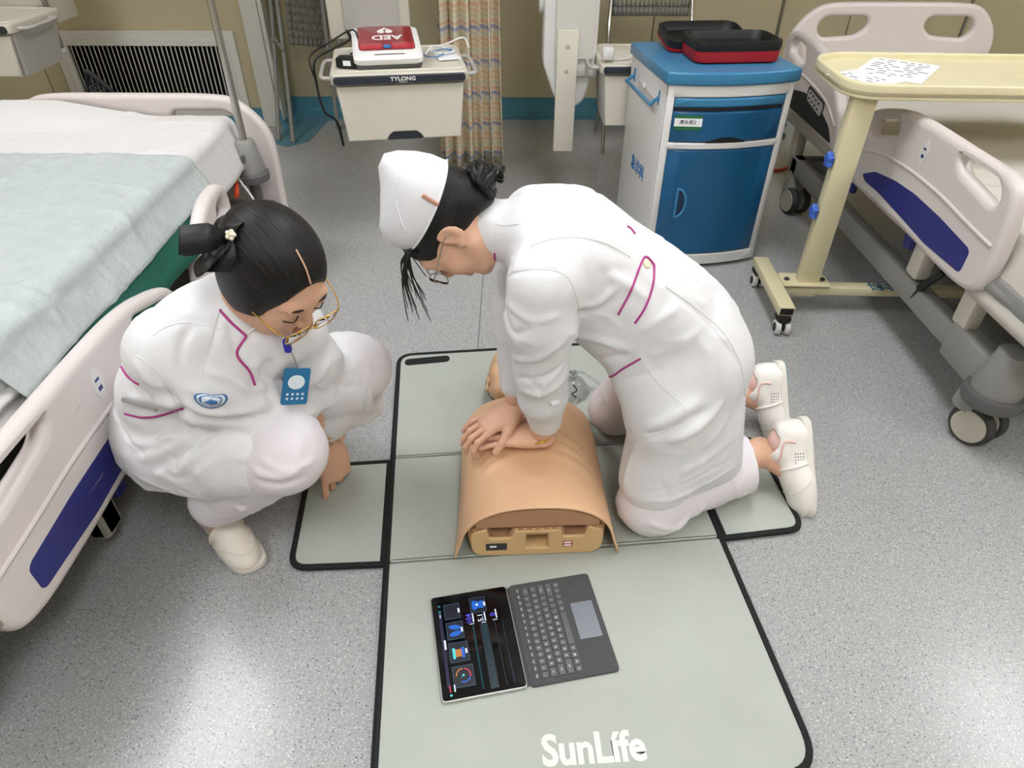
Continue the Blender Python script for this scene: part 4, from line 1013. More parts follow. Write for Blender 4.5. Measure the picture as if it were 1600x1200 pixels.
class Skin:
    """a mesh with surface lookup, for folds and piping"""
    def __init__(s, V, Fq): s.V, s.F = V, Fq; s.re()
    def re(s): s.bvh = BVHTree.FromPolygons([tuple(v) for v in s.V.tolist()], s.F.tolist()); s.N = normals(s.V, s.F)
    def hit(s, x, y):
        loc, n, i, d = s.bvh.ray_cast(CAM, ray(x, y).normalized()); return (loc, n) if loc is not None else None
    def line(s, px, n=6, lift=0):
        P = []
        for q in smoothpath([(x, y, 0) for x, y in px], n):
            h = s.hit(q.x, q.y)
            if h: P.append(h[0]+h[1]*lift)
        return P
    def folds(s, specs):
        """specs: (pixel polyline, height, width): raises (or sinks) soft folds along lines on the cloth"""
        D = np.zeros(len(s.V))
        for px, amp, wd in specs:
            P = s.line(px, 5)
            if len(P) < 2: continue
            P = np.array([tuple(p) for p in P]); best = np.full(len(s.V), 9.); tt = np.zeros(len(s.V))
            lo, hi = P.min(0)-4*wd, P.max(0)+4*wd
            ids = np.nonzero(((s.V > lo) & (s.V < hi)).all(1))[0]; Vs = s.V[ids]; bs = np.full(len(ids), 9.); ts = np.zeros(len(ids))
            for i in range(len(P)-1):
                ab = P[i+1]-P[i]; L = max(ab@ab, 1e-10); t = np.clip(((Vs-P[i])@ab)/L, 0, 1)
                d = np.linalg.norm(Vs-P[i]-t[:, None]*ab, axis=1); u = d < bs; bs[u] = d[u]; ts[u] = (i+t[u])/(len(P)-1)
            D[ids] += amp*np.exp(-(bs/wd)**2)*np.clip(np.sin(np.pi*np.clip(ts*.94+.03, 0, 1))*1.6, 0, 1)
        s.V = s.V + s.N*D[:, None]; s.re()
    def creases(s, n, seed, amp=.0028, wd=(.005, .010), ln=(.04, .13), bias=(0, 0, 1), box=None):
        """random short wrinkles walking over the cloth"""
        r_ = np.random.default_rng(seed); D = np.zeros(len(s.V)); bias = Vector(bias)
        ids0 = np.arange(len(s.V)) if box is None else np.nonzero(((s.V > np.array(box[0])) & (s.V < np.array(box[1]))).all(1))[0]
        for c in range(n):
            i = int(r_.choice(ids0)); p = Vector(s.V[i]); nn = Vector(s.N[i]); L = r_.uniform(*ln); st = .012; P = [p]
            d = bias*r_.normal(0, .9) + Vector(r_.normal(0, .8, 3)); d = d-nn*d.dot(nn)
            if d.length < 1e-4: continue
            d.normalize()
            for k in range(int(L/st)):
                l, nn, fi, ds = s.bvh.find_nearest(P[-1]+d*st)
                if l is None: break
                P.append(l); d = d + Vector(r_.normal(0, .10, 3)); d = (d-nn*d.dot(nn)).normalized()
            if len(P) < 3: continue
            P = np.array([tuple(q) for q in P]); w_ = r_.uniform(*wd); a = amp*r_.uniform(.5, 1.2)*(1 if r_.random() < .6 else -1)
            lo, hi = P.min(0)-3*w_, P.max(0)+3*w_; ids = np.nonzero(((s.V > lo) & (s.V < hi)).all(1))[0]; Vs = s.V[ids]; bs = np.full(len(ids), 9.); ts = np.zeros(len(ids))
            for k in range(len(P)-1):
                ab = P[k+1]-P[k]; LL = max(ab@ab, 1e-10); t = np.clip(((Vs-P[k])@ab)/LL, 0, 1)
                dd = np.linalg.norm(Vs-P[k]-t[:, None]*ab, axis=1); u = dd < bs; bs[u] = dd[u]; ts[u] = (k+t[u])/(len(P)-1)
            D[ids] += a*np.exp(-(bs/w_)**2)*np.sin(np.pi*np.clip(ts, 0, 1))
        s.V = s.V + s.N*D[:, None]; s.re()
    def noise(s, amp, freq, seed=0, n=8):
        r_ = np.random.default_rng(seed); D = np.zeros(len(s.V))
        for k in range(n):
            d = r_.normal(size=3); d /= np.linalg.norm(d); D += np.sin((s.V@d)*freq*r_.uniform(.6, 1.6)*6.28 + 2*np.sin(s.V@r_.normal(size=3)*freq*2) + r_.uniform(0, 6.28))
        s.V = s.V + s.N*(amp*D/n)[:, None]; s.re()
    def out(s, name, m, parent): return mk(name, s.V, s.F, m, parent, True, 180)
def piping(sk, px, r, m, parent, name='piping', lift=.001):
    P = sk.line(px, 8, lift)
    if len(P) < 3: return None
    return B().tube(P, r, 6).out(name, m, parent, True, 180)

mat('coat', 'e5e5e7', .85, bump=(24, .30, .010)); mat('trouser', 'e3dee2', .85, bump=(24, .30, .010)); mat('thread', 'dededf', .9); mat('magenta', 'b03a86', .6)
mat('skin', 'dcae92', .48, sss=.12, noise=(14, .05)); mat('skin_warm', 'd09c80', .48, sss=.12, noise=(20, .05)); mat('lip', 'b06a60', .4); mat('brow', '2a1d18', .8)
mat('nail', 'e2b5a6', .3); mat('shoe', 'eeeae4', .5, noise=(12, .03)); mat('shoe_old', 'e6dfd2', .55, noise=(25, .05)); mat('sole', 'e3ded5', .6); mat('sole_teal', '3f9c94', .5); mat('lining', 'e3bdb4', .6)
mat('sock', 'e8e2d8', .8); mat('gold', 'd6a83c', .25, metal=1); mat('rose', 'd9a48f', .3, metal=.7); mat('cap', 'e8e8ec', .8); mat('button', 'ece6c4', .4)
mat('clear', 'f5f8f6', .08, trans=.9, spec=.5); mat('badge_blue', '1f6f9f', .3); mat('navy_plastic', '2020a8', .35); mat('pearl', 'efe6d2', .25)
def hair_mat():
    m = mat('hair', '0c0b0d', .46, spec=.35); nt = m.node_tree; b = nt.nodes['Principled BSDF']
    tc = nt.nodes.new('ShaderNodeTexCoord'); at = nt.nodes.new('ShaderNodeAttribute'); at.attribute_name = 'strand'
    n = nt.nodes.new('ShaderNodeTexNoise'); n.inputs['Scale'].default_value = 1; n.inputs['Detail'].default_value = 5
    nt.links.new(at.outputs['Vector'], n.inputs['Vector'])
    bp = nt.nodes.new('ShaderNodeBump'); bp.inputs['Strength'].default_value = .55; bp.inputs['Distance'].default_value = .004
    nt.links.new(n.outputs['Fac'], bp.inputs['Height']); nt.links.new(bp.outputs['Normal'], b.inputs['Normal'])
    r = nt.nodes.new('ShaderNodeValToRGB'); r.color_ramp.elements[0].color = lin('060506'); r.color_ramp.elements[1].color = lin('1d1a1b')
    r.color_ramp.elements[0].position = .35; r.color_ramp.elements[1].position = .7
    nt.links.new(n.outputs['Fac'], r.inputs['Fac']); nt.links.new(r.outputs['Color'], b.inputs['Base Color'])
hair_mat()
def hmat(c, f, u):
    f = Vector(f).normalized(); u = Vector(u); u = (u-f*u.dot(f)).normalized(); r = f.cross(u)
    return Matrix(((r.x, f.x, u.x, c[0]), (r.y, f.y, u.y, c[1]), (r.z, f.z, u.z, c[2]), (0, 0, 0, 1)))
def xf(V, M):
    Mn = np.array(M); return V@Mn[:3, :3].T + Mn[:3, 3]
def head_sdf(neck_dir=(0, -.25, -1), neck=.12, h=.0032):
    s = Sdf(h)
    s.ell((0, -.014, .028), (.073, .093, .080)).ell((0, .028, -.025), (.060, .056, .082), .03)
    s.cap((-.026, .042, -.082), (.026, .042, -.082), .024, k=.02).ell((0, .062, -.097), (.020, .018, .017), .02)
    for sx in (-1, 1):
        s.ell((sx*.036, .052, -.034), (.028, .026, .030), .02)
        s.cap((sx*.054, .0, -.05), (sx*.036, .035, -.085), .020, .018, .025)
    s.cap((-.034, .074, .022), (.034, .074, .022), .011, k=.02)
    for sx in (-1, 1): s.ell((sx*.031, .098, .003), (.017, .018, .013), .012, sub=True)
    for sx in (-1, 1): s.ell((sx*.031, .073, .001), (.0165, .013, .0115), .006)
    s.cap((0, .084, .010), (0, .099, -.026), .0065, .0095, .012)
    for sx in (-1, 1): s.ell((sx*.011, .090, -.031), (.0075, .009, .007), .006)
    s.cap((-.017, .080, -.0575), (.017, .080, -.0575), .006, k=.008).cap((-.014, .080, -.0685), (.014, .080, -.0685), .0065, k=.008)
    s.cap((-.02, .090, -.0632), (.02, .090, -.0632), .0022, k=.004, sub=True)
    for sx in (-1, 1):
        s.ell((sx*.077, -.014, -.004), (.007, .019, .031), .006, R=Matrix.Rotation(-.25, 3, 'X'))
        s.ell((sx*.085, -.010, -.001), (.007, .011, .019), .005, R=Matrix.Rotation(-.25, 3, 'X'), sub=True)
        s.ell((sx*.079, -.004, -.029), (.006, .008, .009), .006)
    nd = Vector(neck_dir).normalized(); a = Vector((0, -.022, -.055)); s.cap(a, a+nd*neck, .050, .050, .025)
    return s
def hand_mesh(M, side, curls, spread=(.10, .03, -.04, -.12), thumb=((.5, .35), (.15, .2)), h=.0022, fore=.09, sc=1.0, thumb_drop=-.3, thumb_yaw=.75):
    """local: x towards the fingers, z out of the back of the hand; thumb on +y*side. curls: four (base, mid, tip) bends"""
    s = Sdf(h)
    s.cap((-fore, 0, 0), (.0, 0, 0), .027, .024, .015, ((0, 0, 1), .80))
    s.cap((.0, 0, 0), (.045, .002*side, 0), .024, .033, .02, ((0, 0, 1), .55))
    s.cap((.03, .018*side, 0), (.085, .024*side, .002), .020, .015, .015, ((0, 0, 1), .8))
    s.cap((.03, -.014*side, 0), (.080, -.022*side, 0), .020, .014, .015, ((0, 0, 1), .8))
    s.cap((.03, 0, .002), (.088, .0, .004), .020, .015, .015, ((0, 0, 1), .8))
    nails = []
    base = [(.087, .029), (.091, .010), (.087, -.009), (.080, -.027)]
    LEN = [(.042, .026, .021), (.046, .029, .022), (.043, .027, .021), (.033, .021, .019)]
    RAD = [.0088, .0090, .0086, .0076]
    for i in range(4):
        p = Vector((base[i][0], base[i][1]*side, .001)); yaw = spread[i]*side; pit = 0
        for j in range(3):
            pit -= curls[i][j]
            d = Vector((math.cos(pit)*math.cos(yaw), math.cos(pit)*math.sin(yaw), math.sin(pit))); q = p+d*LEN[i][j]
            r0 = RAD[i]*(1-.07*j); s.cap(p, q, r0*1.03, r0*.92, .004); p = q
        up = Vector((-math.sin(pit)*math.cos(yaw), -math.sin(pit)*math.sin(yaw), math.cos(pit)))
        nails.append((p-d*.004+up*RAD[i]*.72, d, up, RAD[i]*.72))
    p = Vector((.016, .022*side, -.004)); yaw = thumb_yaw*side; pit = thumb_drop; s.cap((.0, .008*side, -.002), p, .02, .018, .015)
    for j, (L, r) in enumerate(((.042, .0160), (.032, .0125), (.026, .0112))):
        if j: yaw -= thumb[j-1][0]*side; pit -= thumb[j-1][1]
        d = Vector((math.cos(pit)*math.cos(yaw), math.cos(pit)*math.sin(yaw), math.sin(pit))); q = p+d*L
        s.cap(p, q, r, r*.88, .008 if j == 0 else .004); p = q
    sd = Vector((-math.sin(yaw), math.cos(yaw), 0))*side; up = (Vector((0, 0, 1))*.6+sd*.6).normalized(); up = (up-d*up.dot(d)).normalized()
    nails.append((p-d*.003+up*.0075, d, up, .0072))
    V, Fq = s.mesh(1); V = V*sc
    R3 = M.to_3x3(); nb = []
    for c, d, up, r in nails:
        F3 = frame((0, 0, 0), R3@d, R3@(up.cross(d))).to_3x3()
        nb.append(B().ball(M@(c*sc), (r*1.25, r*.95, .0016), 10, F3))
    return xf(V, M), Fq, nb
def join(parts):
    Vs, Fs, o = [], [], 0
    for V, F_ in parts: Vs.append(V); Fs.append(F_+o); o += len(V)
    return np.concatenate(Vs), np.concatenate(Fs)
def hair_obj(s, M, parent, center, name='hair', fine=90, mode='back', smooth=2):
    """hair solid in head space; 'strand' coordinates run along the combing direction"""
    V, Fq = s.mesh(smooth)
    o = mk(name, xf(V, M), Fq, 'hair', parent, True, 180)
    a = o.data.attributes.new('strand', 'FLOAT_VECTOR', 'POINT')
    q = V-np.array(center); rad = np.linalg.norm(q, axis=1)
    # combed towards the knot at "center": strands are lines of equal angle around it
    th = np.arctan2(q[:, 0], q[:, 2])
    el_ = np.arctan2(np.hypot(q[:, 0], q[:, 2]), q[:, 1])
    S_ = np.stack([th*fine*.35, rad*14, el_*2], 1).astype(np.float32)
    a.data.foreach_set('vector', S_.ravel()); return o
def shoe(parent, M, m, side=1, ank=None, name='shoe', style=0):
    """local x heel->toe, z up, origin at the middle of the heel on the ground"""
    s = Sdf(.004)
    s.ell((.005, 0, .042), (.042, .034, .052), .02).cap((.01, 0, .035), (.12, 0, .030), .034, .036, .02, ((0, 0, 1), .95))
    s.ell((.150, .004*side, .026), (.072, .044, .036), .03).cap((.05, 0, .07), (.115, .002*side, .045), .026, .022, .03)
    s.cap((.0, 0, .07), (.045, 0, .085), .030, .026, .02)
    s.plane((0, 0, .004), (0, 0, -1)).plane((-.0, 0, .094), (-.25, 0, 1))
    s.cap((.014, 0, .075), (.028, 0, .13), .026, .030, .004, sub=True)
    V, Fq = s.mesh(1); u = mk(name, xf(V, M), Fq, m, parent, True, 180)
    ol = [(x, y) for x, y in rpoly([(-.042, -.026), (.02, -.034), (.09, -.034), (.15, -.047), (.205, -.038), (.226, .0), (.215, .036), (.15, .047), (.09, .036), (.02, .034), (-.042, .026)], .03, 4)]
    plate('sole', [[(x, y*1.0) for x, y in ol]], .022, .005, 'sole', u, M@Matrix.Translation((0, 0, .011)), True)
    sk = Skin(np.array([tuple(v.co) for v in u.data.vertices]), np.array([tuple(p.vertices) for p in u.data.polygons]))
    def strip(pts, r, mm, nm):
        P = []
        for p in smoothpath(pts, 6):
            w_ = M@Vector(p); l, n, i, d = sk.bvh.find_nearest(w_)
            P.append(l+n*r*.25)
        B().tube(P, r, 6).out(nm, mm, u, True, 180)
    return u, strip

# ------------------------------------------------------------ kneeling nurse
R = thing('person', 'person in white uniform and cap kneeling over the manikin pressing its chest', 'person', (.40, 1.30, TH))
PEL, WST, CHS = (.44, 1.30, .45), (.29, 1.29, .575), (.115, 1.28, .69)
SHL, SHR = (.055, 1.125, .700), (.045, 1.435, .705)
ELL, WRL = (.060, 1.145, .485), (.078, 1.195, .275)
ELR, WRR = (.010, 1.37, .500), (.008, 1.258, .315)
KNL, KNR = (.345, 1.130, .085), (.300, 1.490, .085)
ANL, ANR = (.655, 1.285, .115), (.655, 1.545, .115)
HL, HR = (.43, 1.215, .44), (.43, 1.385, .44)
MH = hmat((-.135, 1.283, .745), (-.26, -.10, -.95), (-.95, -.04, .30))
# body
s = Sdf(.008)
YD = ((0, 1, 0), 1.45)
s.chain([PEL, WST, CHS], [.095, .075, .085], .04, YD).cap(SHL, SHR, .045, k=.04)
s.chain([SHL, ELL, WRL], [.042, .036, .026]).chain([SHR, ELR, WRR], [.042, .036, .026])
s.chain([HL, KNL, (.50, 1.21, .085), ANL], [.075, .052, .048, .034]).chain([HR, KNR, (.50, 1.52, .085), ANR], [.075, .052, .048, .034])
FL0, FL1 = (.745, 1.205, .035), (.735, 1.30, .17)     # left toe, left heel
FR0, FR1 = (.765, 1.475, .035), (.752, 1.555, .165)
s.cap(ANL, (.715, 1.25, .09), .032, .03).cap(ANR, (.725, 1.52, .09), .032, .03)
s.cap(CHS, (-.02, 1.285, .735), .05, .047)
bodyV = s.mesh(1)
hv = head_sdf((0, .05, -1), .13).mesh(1); headV = (xf(hv[0], MH), hv[1])
ML = frame((.076, 1.197, .243), (-.985, .10, -.02), (0, -1, .0)); ML = frame((.076, 1.197, .243), (-.985, .10, -.03), Vector((0, -.12, 1)).cross(Vector((-.985, .10, -.03))))
lv = hand_mesh(ML, -1, [(.08, .18, .12)]*4, fore=.0, thumb_drop=-.15)
MR = frame((.008, 1.250, .292), (-.84, -.38, -.34), Vector((-.25, -.25, 1)).cross(Vector((-.84, -.38, -.34))))
rv = hand_mesh(MR, 1, [(.15, .65, .45), (.12, .60, .45), (.08, .55, .4), (.02, .45, .35)], spread=(.08, .02, -.04, -.12), fore=.05, thumb_drop=-.22, thumb_yaw=.62, thumb=((.18, .15), (.25, .1)), sc=.96)
fa = Sdf(.004).cap(WRL, tuple(ML@Vector((.012, 0, .0))), .027, .026).cap((.078, 1.19, .30), WRL, .028, .027).mesh(1)
V, Fq = join([bodyV, headV, (lv[0], lv[1]), (rv[0], rv[1]), fa])
bR = mk('body', V, Fq, 'skin', R, True, 180)
for nb in lv[2]+rv[2]: nb.out('fingernail', 'nail', bR, True)
# face details
def face_bits(M, parent, off=0):
    M = M @ Matrix.Translation((0, off, 0))
    for sx in (-1, 1):
        B().tube([M@Vector(p) for p in smoothpath([(sx*.014, .0835, .022), (sx*.028, .0845, .0285), (sx*.046, .0725, .024)], 6)], [.0022]*6+[.0026]*6+[.0012], 6).out('eyebrow', 'brow', parent, True)
        B().tube([M@Vector(p) for p in smoothpath([(sx*.016, .0805, -.006), (sx*.030, .0860, -.0085), (sx*.046, .0760, -.005)], 6)], .0013, 6).out('eyelashes', 'brow', parent, True)
    for z, ry in ((-.0575, .004), (-.068, .005)):
        B().ball(M@Vector((0, .0835, z)), (.0165, .0036, ry), 14, M.to_3x3()).out('lip', 'lip', parent, True)
face_bits(MH, bR)
# trousers
s = Sdf(.006)
s.cap(HL, KNL, .084, .074, .03).cap(KNL, (.50, 1.205, .088), .074, .068, .02).cap((.50, 1.205, .088), (.630, 1.265, .10), .070, .080, .02)
s.cap(HR, KNR, .084, .074, .03).cap(KNR, (.50, 1.515, .088), .074, .068, .02).cap((.50, 1.515, .088), (.625, 1.54, .10), .068, .070, .02)
s.ell(KNL, (.07, .075, .07), .03)
s.plane((0, 0, TH+.004), (0, 0, -1)).plane((.618, 1.27, .10), (.98, .10, .12))
tr = Skin(*s.mesh(1)); tr.noise(.0025, 5, 4)
tr.folds([([(1010, 815), (1050, 825), (1080, 800)], .006, .008), ([(1030, 835), (1070, 820), (1100, 790)], .006, .008), ([(1050, 845), (1085, 825), (1110, 800)], -.006, .007), ([(1110, 800), (1140, 785), (1165, 770)], .004, .008), ([(1135, 735), (1150, 760), (1150, 790)], .004, .007)])
tr.creases(110, 21, .0030, (.005, .009), (.03, .09), (0, 1, .3)); tr.out('trousers', 'trouser', R)
# coat
s = Sdf(.0055)
s.chain([(.425, 1.30, .45), WST, CHS], [.112, .098, .103], .05, ((0, 1, 0), 1.45))
s.cap((.07, 1.16, .705), (.06, 1.40, .71), .072, k=.06).ell((.10, 1.28, .735), (.11, .135, .065), .05, R=Matrix.Rotation(.35, 3, 'Y'))
s.ell((.410, 1.305, .44), (.120, .185, .130), .05)
s.cap((.05, 1.285, .725), (-.045, 1.287, .742), .066, .060, .03)
s.cap((.14, 1.285, .735), (.40, 1.30, .535), .075, .085, .05, ((0, 1, 0), 1.5)).cap((.15, 1.27, .585), (.33, 1.25, .435), .070, .085, .05, ((0, 1, 0), 1.4))
# sleeves
s.chain([SHL, (.055, 1.13, .62), ELL, (.068, 1.165, .40), (.078, 1.193, .305)], [.068, .070, .056, .053, .042], .022)
s.chain([SHR, ELR, (.010, 1.275, .345)], [.066, .055, .040], .02)
# skirt of the coat over the thighs
s.cap((.415, 1.235, .43), (.415, 1.195, .20), .120, .130, .05, ((0, 1, 0), .75)).cap((.415, 1.375, .43), (.42, 1.41, .20), .120, .13, .05, ((0, 1, 0), .75))
s.cap((.375, 1.17, .36), (.345, 1.14, .16), .085, .085, .04).cap((.455, 1.22, .30), (.515, 1.235, .13), .082, .075, .05)
s.cap((.455, 1.40, .30), (.515, 1.42, .14), .082, .07, .05)
s.cap((.320, 1.19, .42), (.345, 1.155, .36), .085, .085, .05)
s.plane((.42, 1.2, .118), (.05, -.12, -1), .006)
ct = Skin(*s.mesh(1)); ct.noise(.003, 3.2, 2)
ct.folds([
    ([(935, 600), (985, 590), (1040, 575)], -.004, .010), ([(1010, 683), (1050, 672), (1110, 640)], -.012, .012), ([(1005, 672), (1045, 655), (1095, 625)], .008, .014),
    ([(1000, 690), (985, 720), (975, 760)], .006, .010), ([(1040, 690), (1090, 670), (1130, 625)], .007, .012), ([(1100, 700), (1130, 660), (1150, 600)], .006, .012), ([(1060, 740), (1110, 715), (1150, 680)], .004, .012),
    ([(790, 470), (830, 500), (880, 490)], .005, .009), ([(800, 560), (840, 560), (885, 530)], .006, .008), ([(800, 590), (850, 590), (890, 560)], -.004, .007), ([(810, 610), (850, 615), (885, 590)], .005, .008), ([(835, 625), (855, 600), (890, 560)], .004, .006),
    ([(785, 460), (800, 520), (830, 512)], -.005, .008), ([(900, 490), (935, 485), (965, 460)], -.007, .009), ([(905, 478), (940, 470), (970, 440)], .006, .009), ([(890, 520), (930, 530), (985, 545)], .006, .010), ([(900, 560), (940, 560), (985, 555)], -.006, .010),
    ([(1000, 520), (1030, 500), (1060, 480)], .005, .010), ([(1010, 555), (1050, 545), (1095, 520)], .004, .012), ([(950, 430), (985, 445), (1010, 470)], .005, .010),
    ([(830, 385), (900, 370), (975, 400)], -.003, .006), ([(795, 430), (835, 420), (880, 425)], -.003, .005), ([(1040, 450), (1100, 500), (1155, 570)], -.003, .006), ([(770, 400), (780, 430), (785, 460)], .005, .008),
    ([(975, 782), (1060, 776), (1155, 725)], .003, .006), ([(970, 768), (1055, 762), (1150, 712)], -.002, .004)])
ct.creases(130, 31, .0030, (.006, .011), (.05, .16), (.5, 0, -1), ((.15, .9, .1), (.7, 1.7, .9)))
ct.creases(70, 32, .0028, (.005, .009), (.03, .09), (.2, .6, .3), ((-.1, .9, .25), (.14, 1.7, .72)))
ct.creases(40, 33, .0022, (.006, .010), (.05, .14), (1, 0, -.4), ((-.1, .9, .6), (.4, 1.7, .9)))
coatR = ct.out('coat', 'coat', R)
for px in ([(828, 386), (860, 374), (900, 371), (945, 380), (985, 402)], [(795, 432), (805, 424), (850, 421), (885, 432), (902, 470), (905, 500)], [(775, 350), (790, 352), (812, 350)], [(1040, 448), (1085, 480), (1130, 520), (1158, 575), (1166, 640)], [(960, 775), (1010, 778), (1060, 770), (1110, 752), (1150, 725)], [(940, 592), (950, 640), (985, 672), (1008, 684)], [(1000, 562), (1030, 600), (1058, 625), (1074, 642)], [(1010, 684), (1045, 672), (1074, 642)]):
    piping(ct, px, .0008, 'thread', coatR, 'seam', .0004)
# standing collar as an open band
a0, a1 = Vector((-.052, 1.287, .742)), Vector((-.072, 1.287, .745)); ax = (a1-a0).normalized()
piping(ct, [(773, 395), (773, 415), (771, 438)], .0022, 'magenta', coatR)
piping(ct, [(966, 491), (985, 455), (1003, 408), (1011, 402), (1022, 414)], .0023, 'magenta', coatR)
piping(ct, [(1022, 414), (1020, 445), (1008, 480), (992, 505)], .0023, 'magenta', coatR)
piping(ct, [(938, 583), (955, 588), (975, 575), (1001, 560)], .0023, 'magenta', coatR)
piping(ct, [(980, 354), (986, 358), (992, 366)], .0023, 'magenta', coatR)
h = ct.hit(1010, 412)
B().lathe([(.001, .004), (.008, .0035), (.010, .001), (.010, -.002)], h[0], 14, frame((0, 0, 0), h[1].orthogonal(), h[1].cross(h[1].orthogonal())).to_3x3()).out('button', 'button', coatR, True)
# cuff tab
h = ct.hit(866, 628); B().box(h[0], (.022, .008, .018), .003, frame((0, 0, 0), h[1].cross(Vector((0, 0, 1))), (0, 0, 1))).out('cuff_tab', 'coat', coatR, True)
# bracelet
B().tube([Vector((.072, 1.196, .254))+Vector((.034*math.cos(2*PI*k/24), .031*math.sin(2*PI*k/24), .016*math.cos(2*PI*k/24))) for k in range(24)], .0022, 6, closed=True).ball((.046, 1.178, .243), .0042, 8).ball((.044, 1.183, .240), .003, 8).out('bracelet', 'gold', R, True)
# shoes: toes on the floor, heels up, soles facing back
mshoe = {}
for nm, T0, H0, od, sd in (('left', FL0, FL1, 1, 1), ('right', FR0, FR1, -1, -1)):
    T0, H0 = Vector(T0), Vector(H0); x = (T0-H0).normalized()
    up = Vector((-1, .10*od if od > 0 else .1, .25)); M = frame(H0 + Vector((.035, 0, .0)), x, up.cross(x))
    u, strip = shoe(R, M, 'shoe', sd)
    strip([(.02, -.034, .05), (.02, -.034, .078), (.06, -.02, .085), (.075, .0, .085), (.06, .02, .085), (.02, .034, .078), (.02, .034, .05)], .003, 'lining', 'trim')
    strip([(.075, -.04, .02), (.085, -.03, .05), (.09, .0, .066), (.085, .03, .05), (.075, .04, .02)], .004, 'shoe', 'strap')
    strip([(.12, -.042, .02), (.15, -.03, .045), (.155, 0, .055), (.15, .03, .045), (.12, .042, .02)], .0018, 'sole', 'seam')
    B().ball(M@Vector((.02, 0, .075)), (.034, .027, .030), 14, M.to_3x3()).out('shoe_lining', 'lining', u, True)
    ho = B()
    for i in range(4):
        for j in range(4): 
            for q in (-1, 1): ho.ball(M@Vector((.05+.008*i, q*.0355, .030+.007*j)), .0016, 6)
    ho.out('vent_holes', 'dark', u, True)
    if nm == 'right': plate('heel_patch', [rpoly([(-.036, -.024), (.05, -.028), (.05, .028), (-.036, .024)], .02)], .004, .001, 'sole_teal', u, M@Matrix.Translation((0, 0, -.001)), True)
# hair, bun, fringe
s = Sdf(.0042)
s.ell((0, -.018, .030), (.082, .100, .090), .02).ell((0, -.075, -.02), (.062, .045, .060), .03)
s.ell((0, .105, -.055), (.072, .085, .110), .012, sub=True)
for sx in (-1, 1): s.ell((sx*.085, .02, -.045), (.045, .045, .060), .012, sub=True)
s.cap((-.07, -.03, -.09), (.07, -.03, -.09), .045, k=.012, sub=True)
hr = hair_obj(s, MH, R, (0, -.13, -.01))
bunc = Vector((0, -.112, -.045)); bun = B(); r_ = random.Random(3)
for k in range(26):
    a = r_.uniform(0, 6.28); rad = r_.uniform(.016, .044); tl = r_.uniform(-.8, .8); P = []; rs = []
    for i in range(15):
        t = i/14*2*PI*r_.uniform(.85, 1.0); q = Vector((rad*math.cos(a+t), rad*.75*math.sin(a+t)*math.cos(tl), rad*math.sin(a+t)*math.sin(tl)+.006*math.sin(3*t)))
        P.append(MH@(bunc+q+Vector((r_.uniform(-.004, .004), 0, 0)))); rs.append(.0085*(1-.5*abs(i/14-.4)))
    bun.tube(P, rs, 7)
for k in range(5):
    c = bunc+Vector((r_.uniform(-.025, .025), r_.uniform(-.03, -.01), r_.uniform(-.045, .02))); rad = r_.uniform(.012, .018)
    bun.tube([MH@(c+Vector((rad*math.cos(t), rad*math.sin(t)*.9, rad*.4*math.sin(2*t)))) for t in [i/14*5.2+k for i in range(15)]], .003, 6)
bun.ball(MH@bunc, (.034, .028, .030), 16, MH.to_3x3()); bun.out('hair_bun', 'hair', hr, True, 180)
fr = B()
for k in range(30):
    x = -.065+.13*k/29; top = MH@Vector((x, .072*math.cos(x*11), .066)); L = r_.uniform(.06, .15) if k % 3 else r_.uniform(.12, .17)
    end = top+Vector((r_.uniform(-.02, .035), r_.uniform(-.03, .03)*.5, -L)); mid = top*.5+end*.5+Vector((-.012, 0, .01))
    fr.tube(smoothpath([top+Vector((.02, 0, .008)), top, mid, end], 6), [.0020]*7+[.0016]*6+[.0011]*5+[.0005], 5)
fr.out('fringe', 'hair', hr, True, 180)
nk = B()
for k in range(8):
    x = -.03+.06*k/7; nk.tube(smoothpath([MH@Vector((x, -.07, -.07)), MH@Vector((x*1.1, -.06, -.10)), MH@Vector((x*1.2, -.045, -.125))], 4), .0016, 5)
nk.out('nape_wisps', 'hair', hr, True, 180)
# cap
def capring(z0, tilt, rx, ry, cy, n=48, dz=0, e=1.0):
    P = []
    for k in range(n):
        a = 2*PI*k/n; c, t = math.cos(a), math.sin(a)
        P.append(Vector((rx*math.copysign(abs(c)**e, c), cy+ry*math.copysign(abs(t)**e, t), z0+tilt*t+dz*abs(c))))
    return P
rings = [capring(.050, .022, .085, .092, -.034, dz=-.012), capring(.054, .022, .088, .095, -.034, dz=-.012, e=.95), capring(.082, .022, .087, .094, -.038, e=.8), capring(.108, .016, .078, .085, -.044, e=.7), capring(.130, .004, .060, .072, -.050, e=.62), capring(.142, -.008, .036, .054, -.058, e=.6), capring(.146, -.010, .012, .028, -.060, e=.6)]
b = B(); b.loft([[MH@p for p in rg] for rg in rings]); cp = b.out('nurse_cap', 'cap', R, True, 180)
B().tube([MH@p for p in capring(.0525, .022, .089, .096, -.034, dz=-.012)], .0026, 6, closed=True).out('cap_hem', 'cap', cp, True)
capsk = Skin(np.array([tuple(v.co) for v in cp.data.vertices]), np.array([tuple(p.vertices) for p in cp.data.polygons if len(p.vertices) == 4]))
piping(capsk, [(622, 275), (618, 310), (625, 340), (634, 362)], .0024, 'cap', cp, 'cap_fold')
def clip(cx, m='rose'):
    P = [MH@Vector(p) for p in ((cx*.088, -.050, .092), (cx*.090, -.060, .060), (cx*.088, -.068, .030))]
    return P
piping(capsk, [(660, 305), (675, 314), (690, 323)], .0042, 'rose', cp, 'hair_clip', .002)
P = capsk.line([(688, 322), (694, 326)], 2, .004)
if len(P) > 1: B().tube([P[0], P[-1]+(P[-1]-P[0])*1.5], .0048, 6).out('clip_tip', 'grey_paint', cp, True)
